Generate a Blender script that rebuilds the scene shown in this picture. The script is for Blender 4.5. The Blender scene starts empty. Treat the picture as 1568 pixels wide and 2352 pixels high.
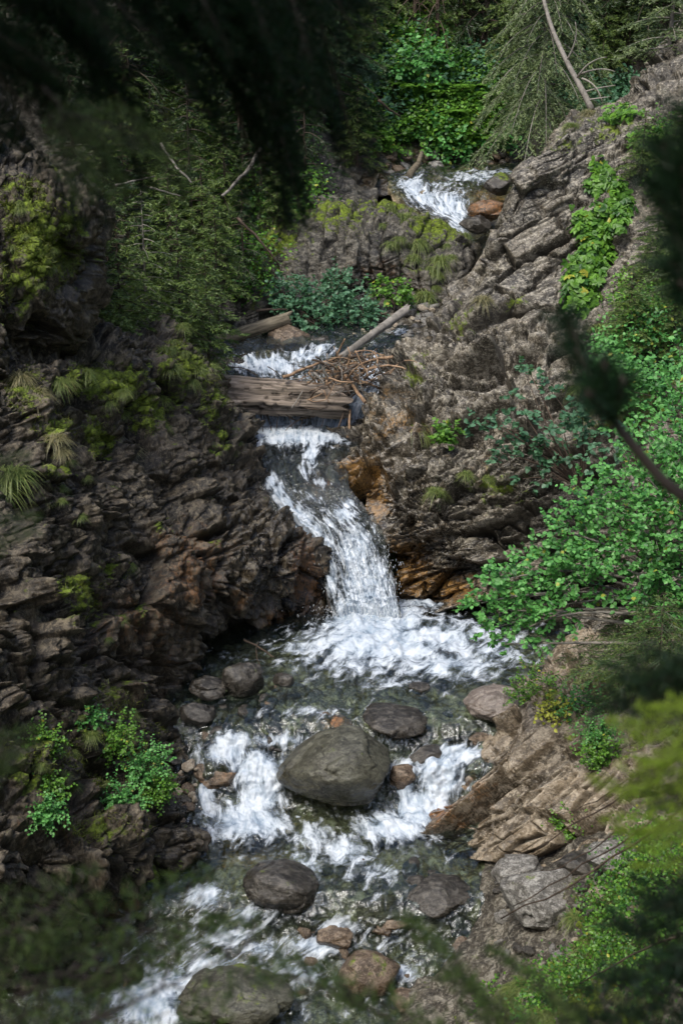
import bpy, math, random
import numpy as np
random.seed(7)
RNG = np.random.default_rng(11)
S = bpy.context.scene
COL = S.collection
R = math.radians

# ------------------------------------------------------------------ camera, sky, sun, exposure
CAM_H = 10.0
PITCH = 22.0
cd = bpy.data.cameras.new('camera')
cam = bpy.data.objects.new('camera', cd)
COL.objects.link(cam)
cam.location = (0, 0, CAM_H)
cam.rotation_euler = (R(90 - PITCH), 0, 0)
cd.sensor_fit = 'VERTICAL'
cd.sensor_height = 36
cd.lens = 50
cd.clip_start = 0.05
cd.clip_end = 3000
cd.dof.use_dof = True
cd.dof.focus_distance = 22.5
cd.dof.aperture_fstop = 5.0
S.camera = cam

SUN_EL, SUN_AZ = 60.0, -142.0      # degrees; azimuth measured from +Y towards +X of where the light comes from
w = bpy.data.worlds.new('World')
S.world = w
w.use_nodes = True
nt = w.node_tree
bgn = nt.nodes['Background']
sky = nt.nodes.new('ShaderNodeTexSky')
sky.sky_type = 'NISHITA'
sky.sun_disc = False
sky.sun_elevation = R(SUN_EL)
sky.sun_rotation = R(SUN_AZ)
sky.dust_density = 3.0
sky.ozone_density = 1.0
nt.links.new(sky.outputs[0], bgn.inputs[0])
bgn.inputs[1].default_value = 0.125
sl = bpy.data.lights.new('sun', 'SUN')
sl.energy = 1.15
sl.angle = R(18)
sl.color = (1.0, 0.97, 0.88)
so = bpy.data.objects.new('sun', sl)
COL.objects.link(so)
from mathutils import Vector
_sd = Vector((math.sin(R(SUN_AZ)) * math.cos(R(SUN_EL)), math.cos(R(SUN_AZ)) * math.cos(R(SUN_EL)), math.sin(R(SUN_EL))))
so.rotation_euler = _sd.to_track_quat('Z', 'Y').to_euler()
S.view_settings.view_transform = 'Standard'
S.view_settings.look = 'None'
S.view_settings.exposure = 1.2
S.view_settings.gamma = 1.0
S.render.engine = 'CYCLES'
S.cycles.max_bounces = 6
S.cycles.transparent_max_bounces = 12

# ------------------------------------------------------------------ maths helpers
CP, SP = math.cos(R(PITCH)), math.sin(R(PITCH))

def P(x, y, Y):
    """point of the place seen at (x, y) of a 1568 x 2352 frame at ground distance Y"""
    x = np.asarray(x, float); y = np.asarray(y, float); Y = np.asarray(Y, float)
    a = (x - 784) / 784 * 0.24
    b = -(y - 1176) / 1176 * 0.36
    dy = CP + b * SP
    dz = -SP + b * CP
    t = Y / dy
    return np.stack(np.broadcast_arrays(a * t, Y, CAM_H + dz * t), -1)

def proj(W):
    d = W[..., 1] * CP - (W[..., 2] - CAM_H) * SP
    u = W[..., 1] * SP + (W[..., 2] - CAM_H) * CP
    d = np.maximum(d, 1e-3)
    return W[..., 0] / d / 0.24 * 784 + 784, -u / d / 0.36 * 1176 + 1176

def mpp(p):
    """metres per frame pixel at point p"""
    d = p[1] * CP - (p[2] - CAM_H) * SP
    return d * 0.72 / 2352

def hsh(ix, iy, iz, seed):
    h = (ix.astype(np.uint32) * np.uint32(374761393) + iy.astype(np.uint32) * np.uint32(668265263)
         + iz.astype(np.uint32) * np.uint32(2147483647) + np.uint32((seed * 1274126177) & 0xffffffff))
    h = (h ^ (h >> np.uint32(13))) * np.uint32(1274126177)
    h = (h ^ (h >> np.uint32(16))) * np.uint32(2246822519)
    h = h ^ (h >> np.uint32(13))
    return h.astype(np.float32) / np.float32(4294967295.0)

def vnoise(p, seed=0):
    p = np.asarray(p, np.float32)
    i = np.floor(p).astype(np.int64); f = p - i
    f = f * f * f * (f * (f * 6 - 15) + 10)
    r = 0
    for dx in (0, 1):
        wx = f[..., 0] if dx else 1 - f[..., 0]
        for dy in (0, 1):
            wy = f[..., 1] if dy else 1 - f[..., 1]
            for dz in (0, 1):
                wz = f[..., 2] if dz else 1 - f[..., 2]
                r = r + wx * wy * wz * hsh(i[..., 0] + dx, i[..., 1] + dy, i[..., 2] + dz, seed)
    return r * 2 - 1

def fbm(p, oct=4, seed=0, gain=.5, lac=2.03):
    a, s, r = 1.0, 1.0, 0
    for k in range(oct):
        r = r + a * vnoise(p * s + k * 17.3, seed + k)
        a *= gain; s *= lac
    return r

def ridged(p, oct=4, seed=0):
    a, s, r = 1.0, 1.0, 0
    for k in range(oct):
        r = r + a * (1 - 2 * np.abs(vnoise(p * s + k * 9.1, seed + k)))
        a *= .5; s *= 2.1
    return r

def worley(p, seed=0, jit=.8):
    """8-cell worley: F1, F2, cell randoms (3), offset to the nearest centre"""
    p = np.asarray(p, np.float32)
    b = np.floor(p - .5).astype(np.int64)
    F1 = np.full(p.shape[:-1], 9., np.float32); F2 = F1.copy()
    ra = np.zeros(p.shape, np.float32); off = np.zeros(p.shape, np.float32)
    for dx in (0, 1):
        for dy in (0, 1):
            for dz in (0, 1):
                c = b + np.array([dx, dy, dz])
                h = np.stack([hsh(c[..., 0], c[..., 1], c[..., 2], seed + q) for q in (1, 2, 3)], -1)
                o = p - (c + .5 + (h - .5) * jit)
                d = np.sqrt((o * o).sum(-1))
                m = d < F1
                F2 = np.where(m, F1, np.minimum(F2, d))
                F1 = np.where(m, d, F1)
                ra = np.where(m[..., None], h, ra); off = np.where(m[..., None], o, off)
    return F1, F2, ra, off

def facet(p, size, seed, amp, stretch=None, crack=.0, tilt=1.0):
    """broken planar blocks: each cell a tilted plane with its own step, cracks between"""
    q = p / size
    q = q + np.stack([fbm(q * .9 + 5, 2, seed + 61), fbm(q * .9 + 11, 2, seed + 62), fbm(q * .9 + 23, 2, seed + 63)], -1) * .28
    if stretch is not None:
        q = q @ stretch.T
    F1, F2, ra, off = worley(q, seed)
    g = (ra - .5) * 2
    d = (g * off).sum(-1) * tilt + (ra[..., 0] * 7.3 % 1 - .5)
    if crack:
        d = d - crack * np.exp(-((F2 - F1) / .05) ** 2) * np.clip(vnoise(q * .8, seed + 70) * 2.2 + .3, 0, 1.6)
    return d * amp

def blocks(p, size, rot, seed, amp, tilt=.8, crack=.5, cw=.045, warp=.22, tone=None):
    """jointed rock: bedding and cross joints cut it into blocks with their own step and tilt"""
    q = (p @ rot.T) / np.asarray(size)
    q = q + np.stack([fbm(q * .45 + 3, 3, seed + 51), fbm(q * .45 + 13, 3, seed + 52), fbm(q * .45 + 29, 3, seed + 53)], -1) * warp
    i0 = np.floor(q[..., 0]).astype(np.int64); z = np.zeros_like(i0)
    # uneven bed thickness
    f0 = q[..., 0] - i0; cut = .3 + .4 * hsh(i0, z, z, seed + 5)
    sub = (f0 > cut).astype(np.int64); b0 = i0 * 2 + sub
    lo = np.where(sub, cut, 0); hi = np.where(sub, 1, cut); e0 = np.minimum(f0 - lo, hi - f0); g0 = (f0 - lo) / (hi - lo) - .5
    q1 = q[..., 1] + hsh(b0, z, z, seed + 6) * 3 + g0 * (hsh(b0, z, z, seed + 16) - .5) * .9
    i1 = np.floor(q1).astype(np.int64); f1 = q1 - i1
    q2 = q[..., 2] + hsh(b0, i1, z, seed + 7) * 3 + g0 * (hsh(b0, i1, z, seed + 17) - .5) * .9
    i2 = np.floor(q2).astype(np.int64); f2 = q2 - i2
    r = hsh(b0, i1, i2, seed + 8)
    d = (r - .5) + tilt * ((hsh(b0, i1, i2, seed + 9) - .5) * g0 * 1.6 + (hsh(b0, i1, i2, seed + 10) - .5) * (f1 - .5) * 1.6 + (hsh(b0, i1, i2, seed + 11) - .5) * (f2 - .5) * 1.6)
    sm = min(size)
    e = np.minimum(np.minimum(e0 * size[0], np.minimum(f1, 1 - f1) * size[1]), np.minimum(f2, 1 - f2) * size[2]) / sm
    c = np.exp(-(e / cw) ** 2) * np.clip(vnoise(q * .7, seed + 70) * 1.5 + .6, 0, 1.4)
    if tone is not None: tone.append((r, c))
    return (d - crack * c) * amp

def rz_(deg_y, deg_z=0, deg_x=0):
    return rotm('x', deg_x) @ rotm('y', deg_y) @ rotm('z', deg_z)

def sstep(a, b, x):
    t = np.clip((x - a) / (b - a), 0, 1)
    return t * t * (3 - 2 * t)

def rotm(ax, deg):
    c, s = math.cos(R(deg)), math.sin(R(deg))
    return {'x': np.array([[1, 0, 0], [0, c, -s], [0, s, c]]), 'y': np.array([[c, 0, s], [0, 1, 0], [-s, 0, c]]),
            'z': np.array([[c, -s, 0], [s, c, 0], [0, 0, 1]])}[ax]

def strat(deg_y, long=2.2, deg_z=0):
    """blocks longer along a direction rising to the right by deg_y"""
    return np.diag([1 / long, 1, 1]) @ rotm('y', deg_y) @ rotm('z', deg_z)

# ------------------------------------------------------------------ mesh helpers
def mesh_np(name, V, quads=None, tris=None, mat=None, parent=None, attrs=None, uv=None, smooth=True):
    me = bpy.data.meshes.new(name)
    V = np.asarray(V, np.float32).reshape(-1, 3)
    nq = 0 if quads is None else len(quads); ntr = 0 if tris is None else len(tris)
    parts = []
    if nq: parts.append(np.asarray(quads, np.int32).ravel())
    if ntr: parts.append(np.asarray(tris, np.int32).ravel())
    loops = np.concatenate(parts)
    me.vertices.add(len(V)); me.vertices.foreach_set('co', V.ravel())
    me.loops.add(len(loops)); me.loops.foreach_set('vertex_index', loops)
    ls = np.concatenate([np.arange(nq) * 4, nq * 4 + np.arange(ntr) * 3]).astype(np.int32)
    me.polygons.add(nq + ntr); me.polygons.foreach_set('loop_start', ls)
    if smooth:
        me.polygons.foreach_set('use_smooth', np.ones(nq + ntr, bool))
    me.update(calc_edges=True)
    for k, a in (attrs or {}).items():
        at = me.attributes.new(k, 'FLOAT', 'POINT')
        at.data.foreach_set('value', np.asarray(a, np.float32).ravel())
    if uv is not None:
        at = me.attributes.new('flow', 'FLOAT_VECTOR', 'POINT')
        at.data.foreach_set('vector', np.asarray(uv, np.float32).ravel())
    if mat: me.materials.append(mat)
    o = bpy.data.objects.new(name, me)
    COL.objects.link(o)
    if parent is not None: o.parent = parent
    return o

def grid_faces(nv, nu):
    i = np.arange(nv * nu).reshape(nv, nu)
    return np.stack([i[:-1, :-1], i[:-1, 1:], i[1:, 1:], i[1:, :-1]], -1).reshape(-1, 4)

def struct(o):
    o['kind'] = 'structure'; return o

def tag(o, label=None, cat=None, group=None, kind=None):
    if label: o['label'] = label
    if cat: o['category'] = cat
    if group: o['group'] = group
    if kind: o['kind'] = kind
    return o

def empty(name, loc, label, cat, group=None, rz=0):
    o = bpy.data.objects.new(name, None)
    o.empty_display_size = .1
    COL.objects.link(o)
    o.location = tuple(float(v) for v in loc); o.rotation_euler = (0, 0, rz)
    return tag(o, label, cat, group)

def copy_tree(o, parent=None):
    c = o.copy(); COL.objects.link(c)
    if parent is not None: c.parent = parent
    for ch in list(o.children): copy_tree(ch, c)
    return c

class Acc:
    def __init__(s): s.v = []; s.q = []; s.t = []; s.a = []; s.n = 0
    def add(s, V, quads=None, tris=None, var=0.5):
        V = np.asarray(V, np.float32).reshape(-1, 3)
        s.v.append(V)
        s.a.append(np.broadcast_to(np.asarray(var, np.float32), (len(V),)))
        if quads is not None: s.q.append(np.asarray(quads, np.int64) + s.n)
        if tris is not None: s.t.append(np.asarray(tris, np.int64) + s.n)
        s.n += len(V)
    def build(s, name, mat, parent=None, origin=None, smooth=True):
        V = np.concatenate(s.v)
        if origin is not None: V = V - np.asarray(origin)
        o = mesh_np(name, V, np.concatenate(s.q) if s.q else None, np.concatenate(s.t) if s.t else None,
                    mat, parent, {'var': np.concatenate(s.a)}, smooth=smooth)
        return o

def norm(v): return v / np.maximum(np.linalg.norm(v, axis=-1, keepdims=True), 1e-9)

def tube(acc, pts, rad, n=7, var=.5, cap=True):
    pts = np.asarray(pts, float); m = len(pts)
    rad = np.broadcast_to(np.asarray(rad, float), (m,))
    t = norm(np.gradient(pts, axis=0))
    ref = np.array([0, 0, 1.]) if abs(t[0][2]) < .9 else np.array([1., 0, 0])
    a = norm(np.cross(t, ref)); b = np.cross(t, a)
    th = np.arange(n) / n * 2 * math.pi
    V = pts[:, None] + rad[:, None, None] * (np.cos(th)[None, :, None] * a[:, None] + np.sin(th)[None, :, None] * b[:, None])
    V = V.reshape(-1, 3)
    i = np.arange(m - 1)[:, None] * n; j = np.arange(n)[None]; k = (j + 1) % n
    Q = np.stack([i + j, i + k, i + n + k, i + n + j], -1).reshape(-1, 4)
    T = None
    if cap:
        V = np.concatenate([V, pts[:1], pts[-1:]])
        c0, c1 = m * n, m * n + 1
        jj = np.arange(n); kk = (jj + 1) % n
        T = np.concatenate([np.stack([np.full(n, c0), kk, jj], -1), np.stack([np.full(n, c1), (m - 1) * n + jj, (m - 1) * n + kk], -1)])
    acc.add(V, Q, T, var)

def bez(p0, p1, p2, n=10):
    t = np.linspace(0, 1, n)[:, None]
    return (1 - t) ** 2 * np.asarray(p0) + 2 * t * (1 - t) * np.asarray(p1) + t * t * np.asarray(p2)

LEAF_T = np.array([[0, 0, 0], [.28, .40, .10], [.62, .36, .08], [1, 0, -.10], [.62, -.36, .08], [.28, -.40, .10]])
LEAF_Q = np.array([[0, 1, 2, 3], [0, 3, 4, 5]])
NEED_T = np.array([[0, .5, 0], [0, -.5, 0], [1, 0, 0]])

def cards(acc, pos, dirs, nrm, L, W, var, kind='leaf'):
    """many small leaf or needle shapes, each real geometry"""
    T = LEAF_T if kind == 'leaf' else NEED_T
    d = norm(dirs); s = norm(np.cross(nrm, d)); u = np.cross(d, s)
    L = np.broadcast_to(L, (len(pos),))[:, None, None]; W = np.broadcast_to(W, (len(pos),))[:, None, None]
    V = pos[:, None] + T[None, :, :1] * L * d[:, None] + T[None, :, 1:2] * W * s[:, None] + T[None, :, 2:3] * W * u[:, None]
    k = len(T); base = np.arange(len(pos))[:, None, None] * k
    va = np.repeat(np.broadcast_to(var, (len(pos),)), k)
    if kind == 'leaf':
        acc.add(V, (LEAF_Q[None] + base).reshape(-1, 4), None, va)
    else:
        acc.add(V, None, (np.array([[0, 1, 2]])[None] + base).reshape(-1, 3), va)

# ------------------------------------------------------------------ materials
def nodes(name):
    m = bpy.data.materials.new(name); m.use_nodes = True
    t = m.node_tree; t.nodes.clear()
    out = t.nodes.new('ShaderNodeOutputMaterial')
    return m, t, out

class NB:
    def __init__(s, t): s.t = t
    def n(s, typ, **kw):
        x = s.t.nodes.new(typ)
        for k, v in kw.items():
            if k.startswith('i_'):
                x.inputs[k[2:].replace('_', ' ')].default_value = v
            else: setattr(x, k, v)
        return x
    def l(s, a, b): s.t.links.new(a, b)
    def val(s, x, sock):
        if hasattr(x, 'links'): s.l(x, sock)
        else: sock.default_value = x
    def math(s, op, a, b=0, c=None, clamp=False):
        x = s.n('ShaderNodeMath', operation=op, use_clamp=clamp)
        s.val(a, x.inputs[0]); s.val(b, x.inputs[1])
        if c is not None: s.val(c, x.inputs[2])
        return x.outputs[0]
    def mix(s, f, a, b, mode='MIX'):
        x = s.n('ShaderNodeMix', data_type='RGBA', blend_type=mode)
        s.val(f, x.inputs[0])
        for v, sock in ((a, x.inputs[6]), (b, x.inputs[7])):
            if hasattr(v, 'links'): s.l(v, sock)
            else: sock.default_value = (*v, 1)
        return x.outputs[2]
    def noise(s, vec, scale, detail=4, rough=.55, dist=0):
        x = s.n('ShaderNodeTexNoise')
        x.inputs['Scale'].default_value = scale; x.inputs['Detail'].default_value = detail
        x.inputs['Roughness'].default_value = rough; x.inputs['Distortion'].default_value = dist
        s.l(vec, x.inputs['Vector']); return x.outputs[0]
    def ramp(s, f, a, b):
        x = s.n('ShaderNodeMapRange', interpolation_type='SMOOTHSTEP')
        s.l(f, x.inputs[0]); x.inputs[1].default_value = a; x.inputs[2].default_value = b
        return x.outputs[0]
    def attr(s, name):
        x = s.n('ShaderNodeAttribute'); x.attribute_name = name; return x

def rock_mat(name, dark, mid, light, rust=(.16, .07, .02), moss=(.105, .145, .010), rough=.75, speck=.5, scale=1.0, strat_rot=0.0, bump=.6, ltamt=.35, grain=(.75, 1, 1)):
    m, t, out = nodes(name); b = NB(t)
    tc = b.n('ShaderNodeTexCoord')
    mp = b.n('ShaderNodeMapping'); b.l(tc.outputs['Object'], mp.inputs[0])
    mp.inputs['Rotation'].default_value = (0, R(strat_rot), 0)
    mp.inputs['Scale'].default_value = tuple(scale * g_ for g_ in grain)
    v = mp.outputs[0]
    n1 = b.noise(v, 1.3, 5, .6); n2 = b.noise(v, 7, 6, .7, .6); n3 = b.noise(v, 34, 4, .75)
    col = b.mix(b.ramp(b.math('ADD', b.math('MULTIPLY', n1, .5), b.math('MULTIPLY', n2, .5)), .40, .60), dark, mid)
    n4 = b.noise(v, 13, 5, .8, 1.0)
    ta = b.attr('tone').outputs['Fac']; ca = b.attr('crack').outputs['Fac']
    col = b.mix(1.0, col, b.mix(b.ramp(ta, .1, .9), (.50, .49, .47), (1.7, 1.66, 1.6)), 'MULTIPLY')
    col = b.mix(b.math('MULTIPLY', b.ramp(n2, .49, .60), ltamt * 2.0, clamp=True), col, light)
    col = b.mix(b.math('MULTIPLY', b.ramp(n4, .55, .62), ltamt * 1.6, clamp=True), col, light)
    col = b.mix(b.math('MULTIPLY', b.ramp(n4, .47, .41), .75), col, tuple(c * .5 for c in dark))
    col = b.mix(b.math('MULTIPLY', b.ramp(n3, .55, .64), speck), col, tuple(min(1, c * 1.35) for c in light))
    col = b.mix(b.math('MULTIPLY', b.ramp(n3, .45, .30), .7), col, tuple(c * .35 for c in dark))
    # rust / algae streaks
    ra = b.attr('rust'); rn = b.noise(v, 3.2, 5, .65)
    rf = b.ramp(b.math('ADD', ra.outputs['Fac'], b.math('MULTIPLY', b.math('SUBTRACT', b.math('ADD', b.math('MULTIPLY', rn, .5), b.math('MULTIPLY', n4, .5)), .5), 2.6)), .3, .9)
    rcol = b.mix(b.ramp(n4, .42, .6), tuple(c * .25 for c in rust), rust)
    col = b.mix(b.math('MULTIPLY', rf, .85), col, rcol)
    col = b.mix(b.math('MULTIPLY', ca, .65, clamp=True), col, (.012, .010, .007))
    # moss
    ma = b.attr('moss'); mn = b.noise(tc.outputs['Object'], 4.5, 6, .7)
    mf = b.ramp(b.math('ADD', ma.outputs['Fac'], b.math('MULTIPLY', b.math('SUBTRACT', mn, .5), 2.0)), .38, .62)
    mn2 = b.noise(tc.outputs['Object'], 22, 3, .7)
    mcol = b.mix(b.ramp(mn2, .35, .65), tuple(c * .45 for c in moss), tuple(c * 1.5 for c in moss))
    col = b.mix(mf, col, mcol)
    wa = b.attr('wet')
    col = b.mix(b.math('MULTIPLY', wa.outputs['Fac'], .6), col, b.mix(1.0, col, (.30, .27, .24), 'MULTIPLY'))
    bs = b.n('ShaderNodeBsdfPrincipled')
    b.l(col, bs.inputs['Base Color'])
    rr = b.math('SUBTRACT', rough, b.math('MULTIPLY', wa.outputs['Fac'], .55), clamp=True)
    rr = b.math('ADD', rr, b.math('MULTIPLY', mf, .2), clamp=True)
    rr = b.math('ADD', rr, b.math('MULTIPLY', b.math('SUBTRACT', n2, .5), .5), clamp=True)
    b.l(rr, bs.inputs['Roughness'])
    bs.inputs['Specular IOR Level'].default_value = .5
    bp = b.n('ShaderNodeBump'); bp.inputs['Strength'].default_value = bump; bp.inputs['Distance'].default_value = .05
    hsum = b.math('ADD', b.math('MULTIPLY', n2, .8), b.math('MULTIPLY', n3, .35))
    hsum = b.math('ADD', hsum, b.math('MULTIPLY', b.math('MULTIPLY', mn2, mf), .5))
    b.l(hsum, bp.inputs['Height']); b.l(bp.outputs[0], bs.inputs['Normal'])
    b.l(bs.outputs[0], out.inputs[0])
    return m

def leaf_mat(name, c0, c1, c2=None, rough=.45, trans=.25, spec=.4):
    m, t, out = nodes(name); b = NB(t)
    a = b.attr('var').outputs['Fac']
    col = b.mix(b.ramp(a, 0, .85), c0, c1)
    if c2 is not None: col = b.mix(b.ramp(a, .93, .97), col, c2)
    bs = b.n('ShaderNodeBsdfPrincipled'); b.l(col, bs.inputs['Base Color'])
    bs.inputs['Roughness'].default_value = rough; bs.inputs['Specular IOR Level'].default_value = spec
    tr = b.n('ShaderNodeBsdfTranslucent'); b.l(b.mix(1.0, col, (1.2, 1.3, .5), 'MULTIPLY'), tr.inputs[0])
    mx = b.n('ShaderNodeMixShader'); mx.inputs[0].default_value = trans
    b.l(bs.outputs[0], mx.inputs[1]); b.l(tr.outputs[0], mx.inputs[2]); b.l(mx.outputs[0], out.inputs[0])
    return m

def wood_mat(name, c0, c1, scale=(3, 3, 30), rough=.8, bump=.5):
    m, t, out = nodes(name); b = NB(t)
    tc = b.n('ShaderNodeTexCoord'); mp = b.n('ShaderNodeMapping'); b.l(tc.outputs['Object'], mp.inputs[0])
    mp.inputs['Scale'].default_value = scale
    n1 = b.noise(mp.outputs[0], 1.0, 6, .65, .4); n2 = b.noise(tc.outputs['Object'], 6, 3)
    a = b.attr('var').outputs['Fac']
    f = b.ramp(b.math('ADD', b.math('MULTIPLY', n1, .75), b.math('MULTIPLY', a, .35)), .35, .8)
    col = b.mix(f, c0, c1); col = b.mix(b.math('MULTIPLY', b.ramp(n2, .55, .7), .35), col, tuple(c * .4 for c in c0))
    bs = b.n('ShaderNodeBsdfPrincipled'); b.l(col, bs.inputs['Base Color']); bs.inputs['Roughness'].default_value = rough
    bs.inputs['Specular IOR Level'].default_value = .3
    bp = b.n('ShaderNodeBump'); bp.inputs['Strength'].default_value = bump; bp.inputs['Distance'].default_value = .02
    b.l(n1, bp.inputs['Height']); b.l(bp.outputs[0], bs.inputs['Normal']); b.l(bs.outputs[0], out.inputs[0])
    return m

def water_mat(name, tint=(.62, .72, .60), streak=(9, 1.4), foamc=(.58, .63, .68), k=1.5, lo=.38, hi=.86, bump=.3, dark=.12):
    m, t, out = nodes(name); b = NB(t)
    fl = b.attr('flow').outputs['Vector']; fo = b.attr('foam').outputs['Fac']
    mp = b.n('ShaderNodeMapping'); b.l(fl, mp.inputs[0]); mp.inputs['Scale'].default_value = (streak[0], streak[1], 1)
    tc = b.n('ShaderNodeTexCoord')
    n1 = b.noise(mp.outputs[0], 1.0, 6, .64, .7)
    n2 = b.noise(tc.outputs['Object'], 5, 6, .68, .6)
    nn = b.math('ADD', b.math('MULTIPLY', n1, .68), b.math('MULTIPLY', n2, .32))
    f = b.ramp(b.math('ADD', fo, b.math('MULTIPLY', b.math('SUBTRACT', nn, .5), k * 2)), lo, hi)
    gl = b.n('ShaderNodeBsdfGlossy'); gl.inputs['Roughness'].default_value = .12; gl.inputs[0].default_value = (.95, .97, 1, 1)
    tp = b.n('ShaderNodeBsdfTransparent'); tp.inputs[0].default_value = (*tint, 1)
    df = b.n('ShaderNodeBsdfDiffuse'); df.inputs[0].default_value = (.025, .045, .04, 1)
    m0 = b.n('ShaderNodeMixShader'); m0.inputs[0].default_value = .06; b.l(tp.outputs[0], m0.inputs[1]); b.l(df.outputs[0], m0.inputs[2])
    fr = b.n('ShaderNodeFresnel'); fr.inputs[0].default_value = 1.33
    ff = b.math('ADD', b.math('MULTIPLY', fr.outputs[0], 2.1), .01, clamp=True)
    m1 = b.n('ShaderNodeMixShader'); b.l(ff, m1.inputs[0]); b.l(m0.outputs[0], m1.inputs[1]); b.l(gl.outputs[0], m1.inputs[2])
    fm = b.n('ShaderNodeBsdfPrincipled'); fm.inputs['Roughness'].default_value = .5
    fcol = b.mix(b.ramp(nn, .36, .62), tuple(c * k_ for c, k_ in zip(foamc, (.42, .50, .58))), foamc)
    b.l(fcol, fm.inputs['Base Color'])
    m2 = b.n('ShaderNodeMixShader'); b.l(f, m2.inputs[0]); b.l(m1.outputs[0], m2.inputs[1]); b.l(fm.outputs[0], m2.inputs[2])
    bp = b.n('ShaderNodeBump'); bp.inputs['Strength'].default_value = bump; bp.inputs['Distance'].default_value = .06
    b.l(b.math('ADD', nn, b.math('MULTIPLY', f, .3)), bp.inputs['Height'])
    for s in (gl.inputs['Normal'], fr.inputs['Normal'], fm.inputs['Normal']): b.l(bp.outputs[0], s)
    b.l(m2.outputs[0], out.inputs[0])
    return m

M = dict(
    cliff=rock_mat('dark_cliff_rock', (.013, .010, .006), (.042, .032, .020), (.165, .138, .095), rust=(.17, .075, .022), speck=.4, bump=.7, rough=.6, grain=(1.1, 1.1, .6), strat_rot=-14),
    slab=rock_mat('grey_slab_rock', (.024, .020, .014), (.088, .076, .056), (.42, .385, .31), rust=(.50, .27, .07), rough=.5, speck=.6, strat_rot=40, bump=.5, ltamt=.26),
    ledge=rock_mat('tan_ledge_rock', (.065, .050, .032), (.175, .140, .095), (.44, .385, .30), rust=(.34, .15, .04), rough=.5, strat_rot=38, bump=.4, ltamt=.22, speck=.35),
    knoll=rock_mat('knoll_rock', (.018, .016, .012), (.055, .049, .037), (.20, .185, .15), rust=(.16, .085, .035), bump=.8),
    bed=rock_mat('streambed_stones', (.06, .045, .024), (.24, .19, .105), (.46, .39, .27), rust=(.42, .22, .05), rough=.5, speck=.4, bump=.8),
    soil=rock_mat('forest_soil', (.018, .014, .009), (.045, .034, .02), (.09, .07, .045), moss=(.04, .065, .012), speck=.3),
    gravel=rock_mat('bank_gravel', (.022, .018, .012), (.070, .060, .042), (.27, .25, .20), speck=.5, bump=1.0),
    b_green=rock_mat('green_grey_boulder', (.032, .031, .022), (.072, .072, .052), (.14, .138, .105), rough=.55, speck=.35, bump=.35, ltamt=.25, scale=1.6),
    b_pink=rock_mat('pinkish_boulder', (.11, .09, .076), (.18, .15, .13), (.30, .265, .235), rough=.5, speck=.35, bump=.35, ltamt=.25, scale=1.6),
    b_dark=rock_mat('wet_dark_boulder', (.018, .016, .013), (.042, .037, .030), (.11, .10, .085), rough=.35, speck=.3, bump=.5, scale=1.6),
    b_brown=rock_mat('brown_boulder', (.045, .030, .018), (.11, .075, .046), (.23, .18, .13), rust=(.36, .16, .05), rough=.5, bump=.5, scale=1.6),
    b_grey=rock_mat('grey_stone', (.07, .066, .058), (.15, .143, .13), (.34, .33, .30), rough=.6, bump=.5, scale=2),
    b_tan=rock_mat('tan_stone', (.20, .16, .11), (.33, .28, .21), (.5, .45, .37), rough=.6, bump=.5, scale=2),
    mossfuzz=leaf_mat('moss_blades', (.05, .065, .012), (.19, .22, .04)),
    alder=leaf_mat('shrub_leaves', (.025, .12, .026), (.15, .40, .10), (.32, .36, .06)),
    leaf=leaf_mat('undergrowth_leaves', (.028, .095, .014), (.14, .30, .035), (.36, .36, .05)),
    bluegreen=leaf_mat('bluegreen_leaves', (.030, .095, .045), (.10, .22, .12)),
    yellow=leaf_mat('yellow_leaves', (.30, .36, .04), (.62, .60, .10)),
    grass=leaf_mat('grass_blades', (.06, .11, .02), (.22, .26, .08), (.40, .33, .16)),
    drygrass=leaf_mat('dry_grass_blades', (.10, .11, .05), (.28, .25, .13)),
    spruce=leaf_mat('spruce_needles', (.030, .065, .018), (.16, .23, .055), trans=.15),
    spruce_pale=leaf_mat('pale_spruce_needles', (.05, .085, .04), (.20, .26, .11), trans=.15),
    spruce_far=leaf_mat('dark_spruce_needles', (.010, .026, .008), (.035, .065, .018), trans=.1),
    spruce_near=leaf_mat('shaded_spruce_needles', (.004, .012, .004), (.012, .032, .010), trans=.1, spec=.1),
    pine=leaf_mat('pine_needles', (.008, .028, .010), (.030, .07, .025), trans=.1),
    fresh=leaf_mat('fresh_spruce_needles', (.28, .42, .04), (.60, .74, .10), trans=.4),
    bark=wood_mat('brown_bark', (.035, .025, .018), (.11, .085, .065), (8, 8, 8)),
    greybark=wood_mat('grey_bark', (.11, .10, .085), (.30, .275, .24), (8, 8, 8)),
    twig=wood_mat('dry_twigs', (.05, .035, .025), (.14, .10, .075), (8, 8, 8)),
    log=wood_mat('weathered_log', (.022, .017, .012), (.38, .31, .245), (1.1, 22, 22), bump=1.0),
    oldlog=wood_mat('mossy_log', (.05, .042, .028), (.26, .22, .155), (3, 18, 18)),
    stick=wood_mat('stripped_sticks', (.14, .08, .045), (.46, .32, .20), (12, 12, 12)),
    darkstick=wood_mat('dark_sticks', (.03, .022, .016), (.12, .085, .06), (12, 12, 12)),
    stream=water_mat('stream_water', (.80, .80, .62), (7, 1.8), k=1.1),
    pool=water_mat('pool_water', (.62, .74, .68), (5, 2.6), k=1.25, bump=.6),
    fall=water_mat('falling_water', (.70, .76, .70), (13, 3.4), k=1.35, foamc=(.60, .645, .69), bump=.9),
    white=leaf_mat('spray_drops', (.8, .84, .9), (.9, .92, .95), trans=.1),
)

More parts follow.
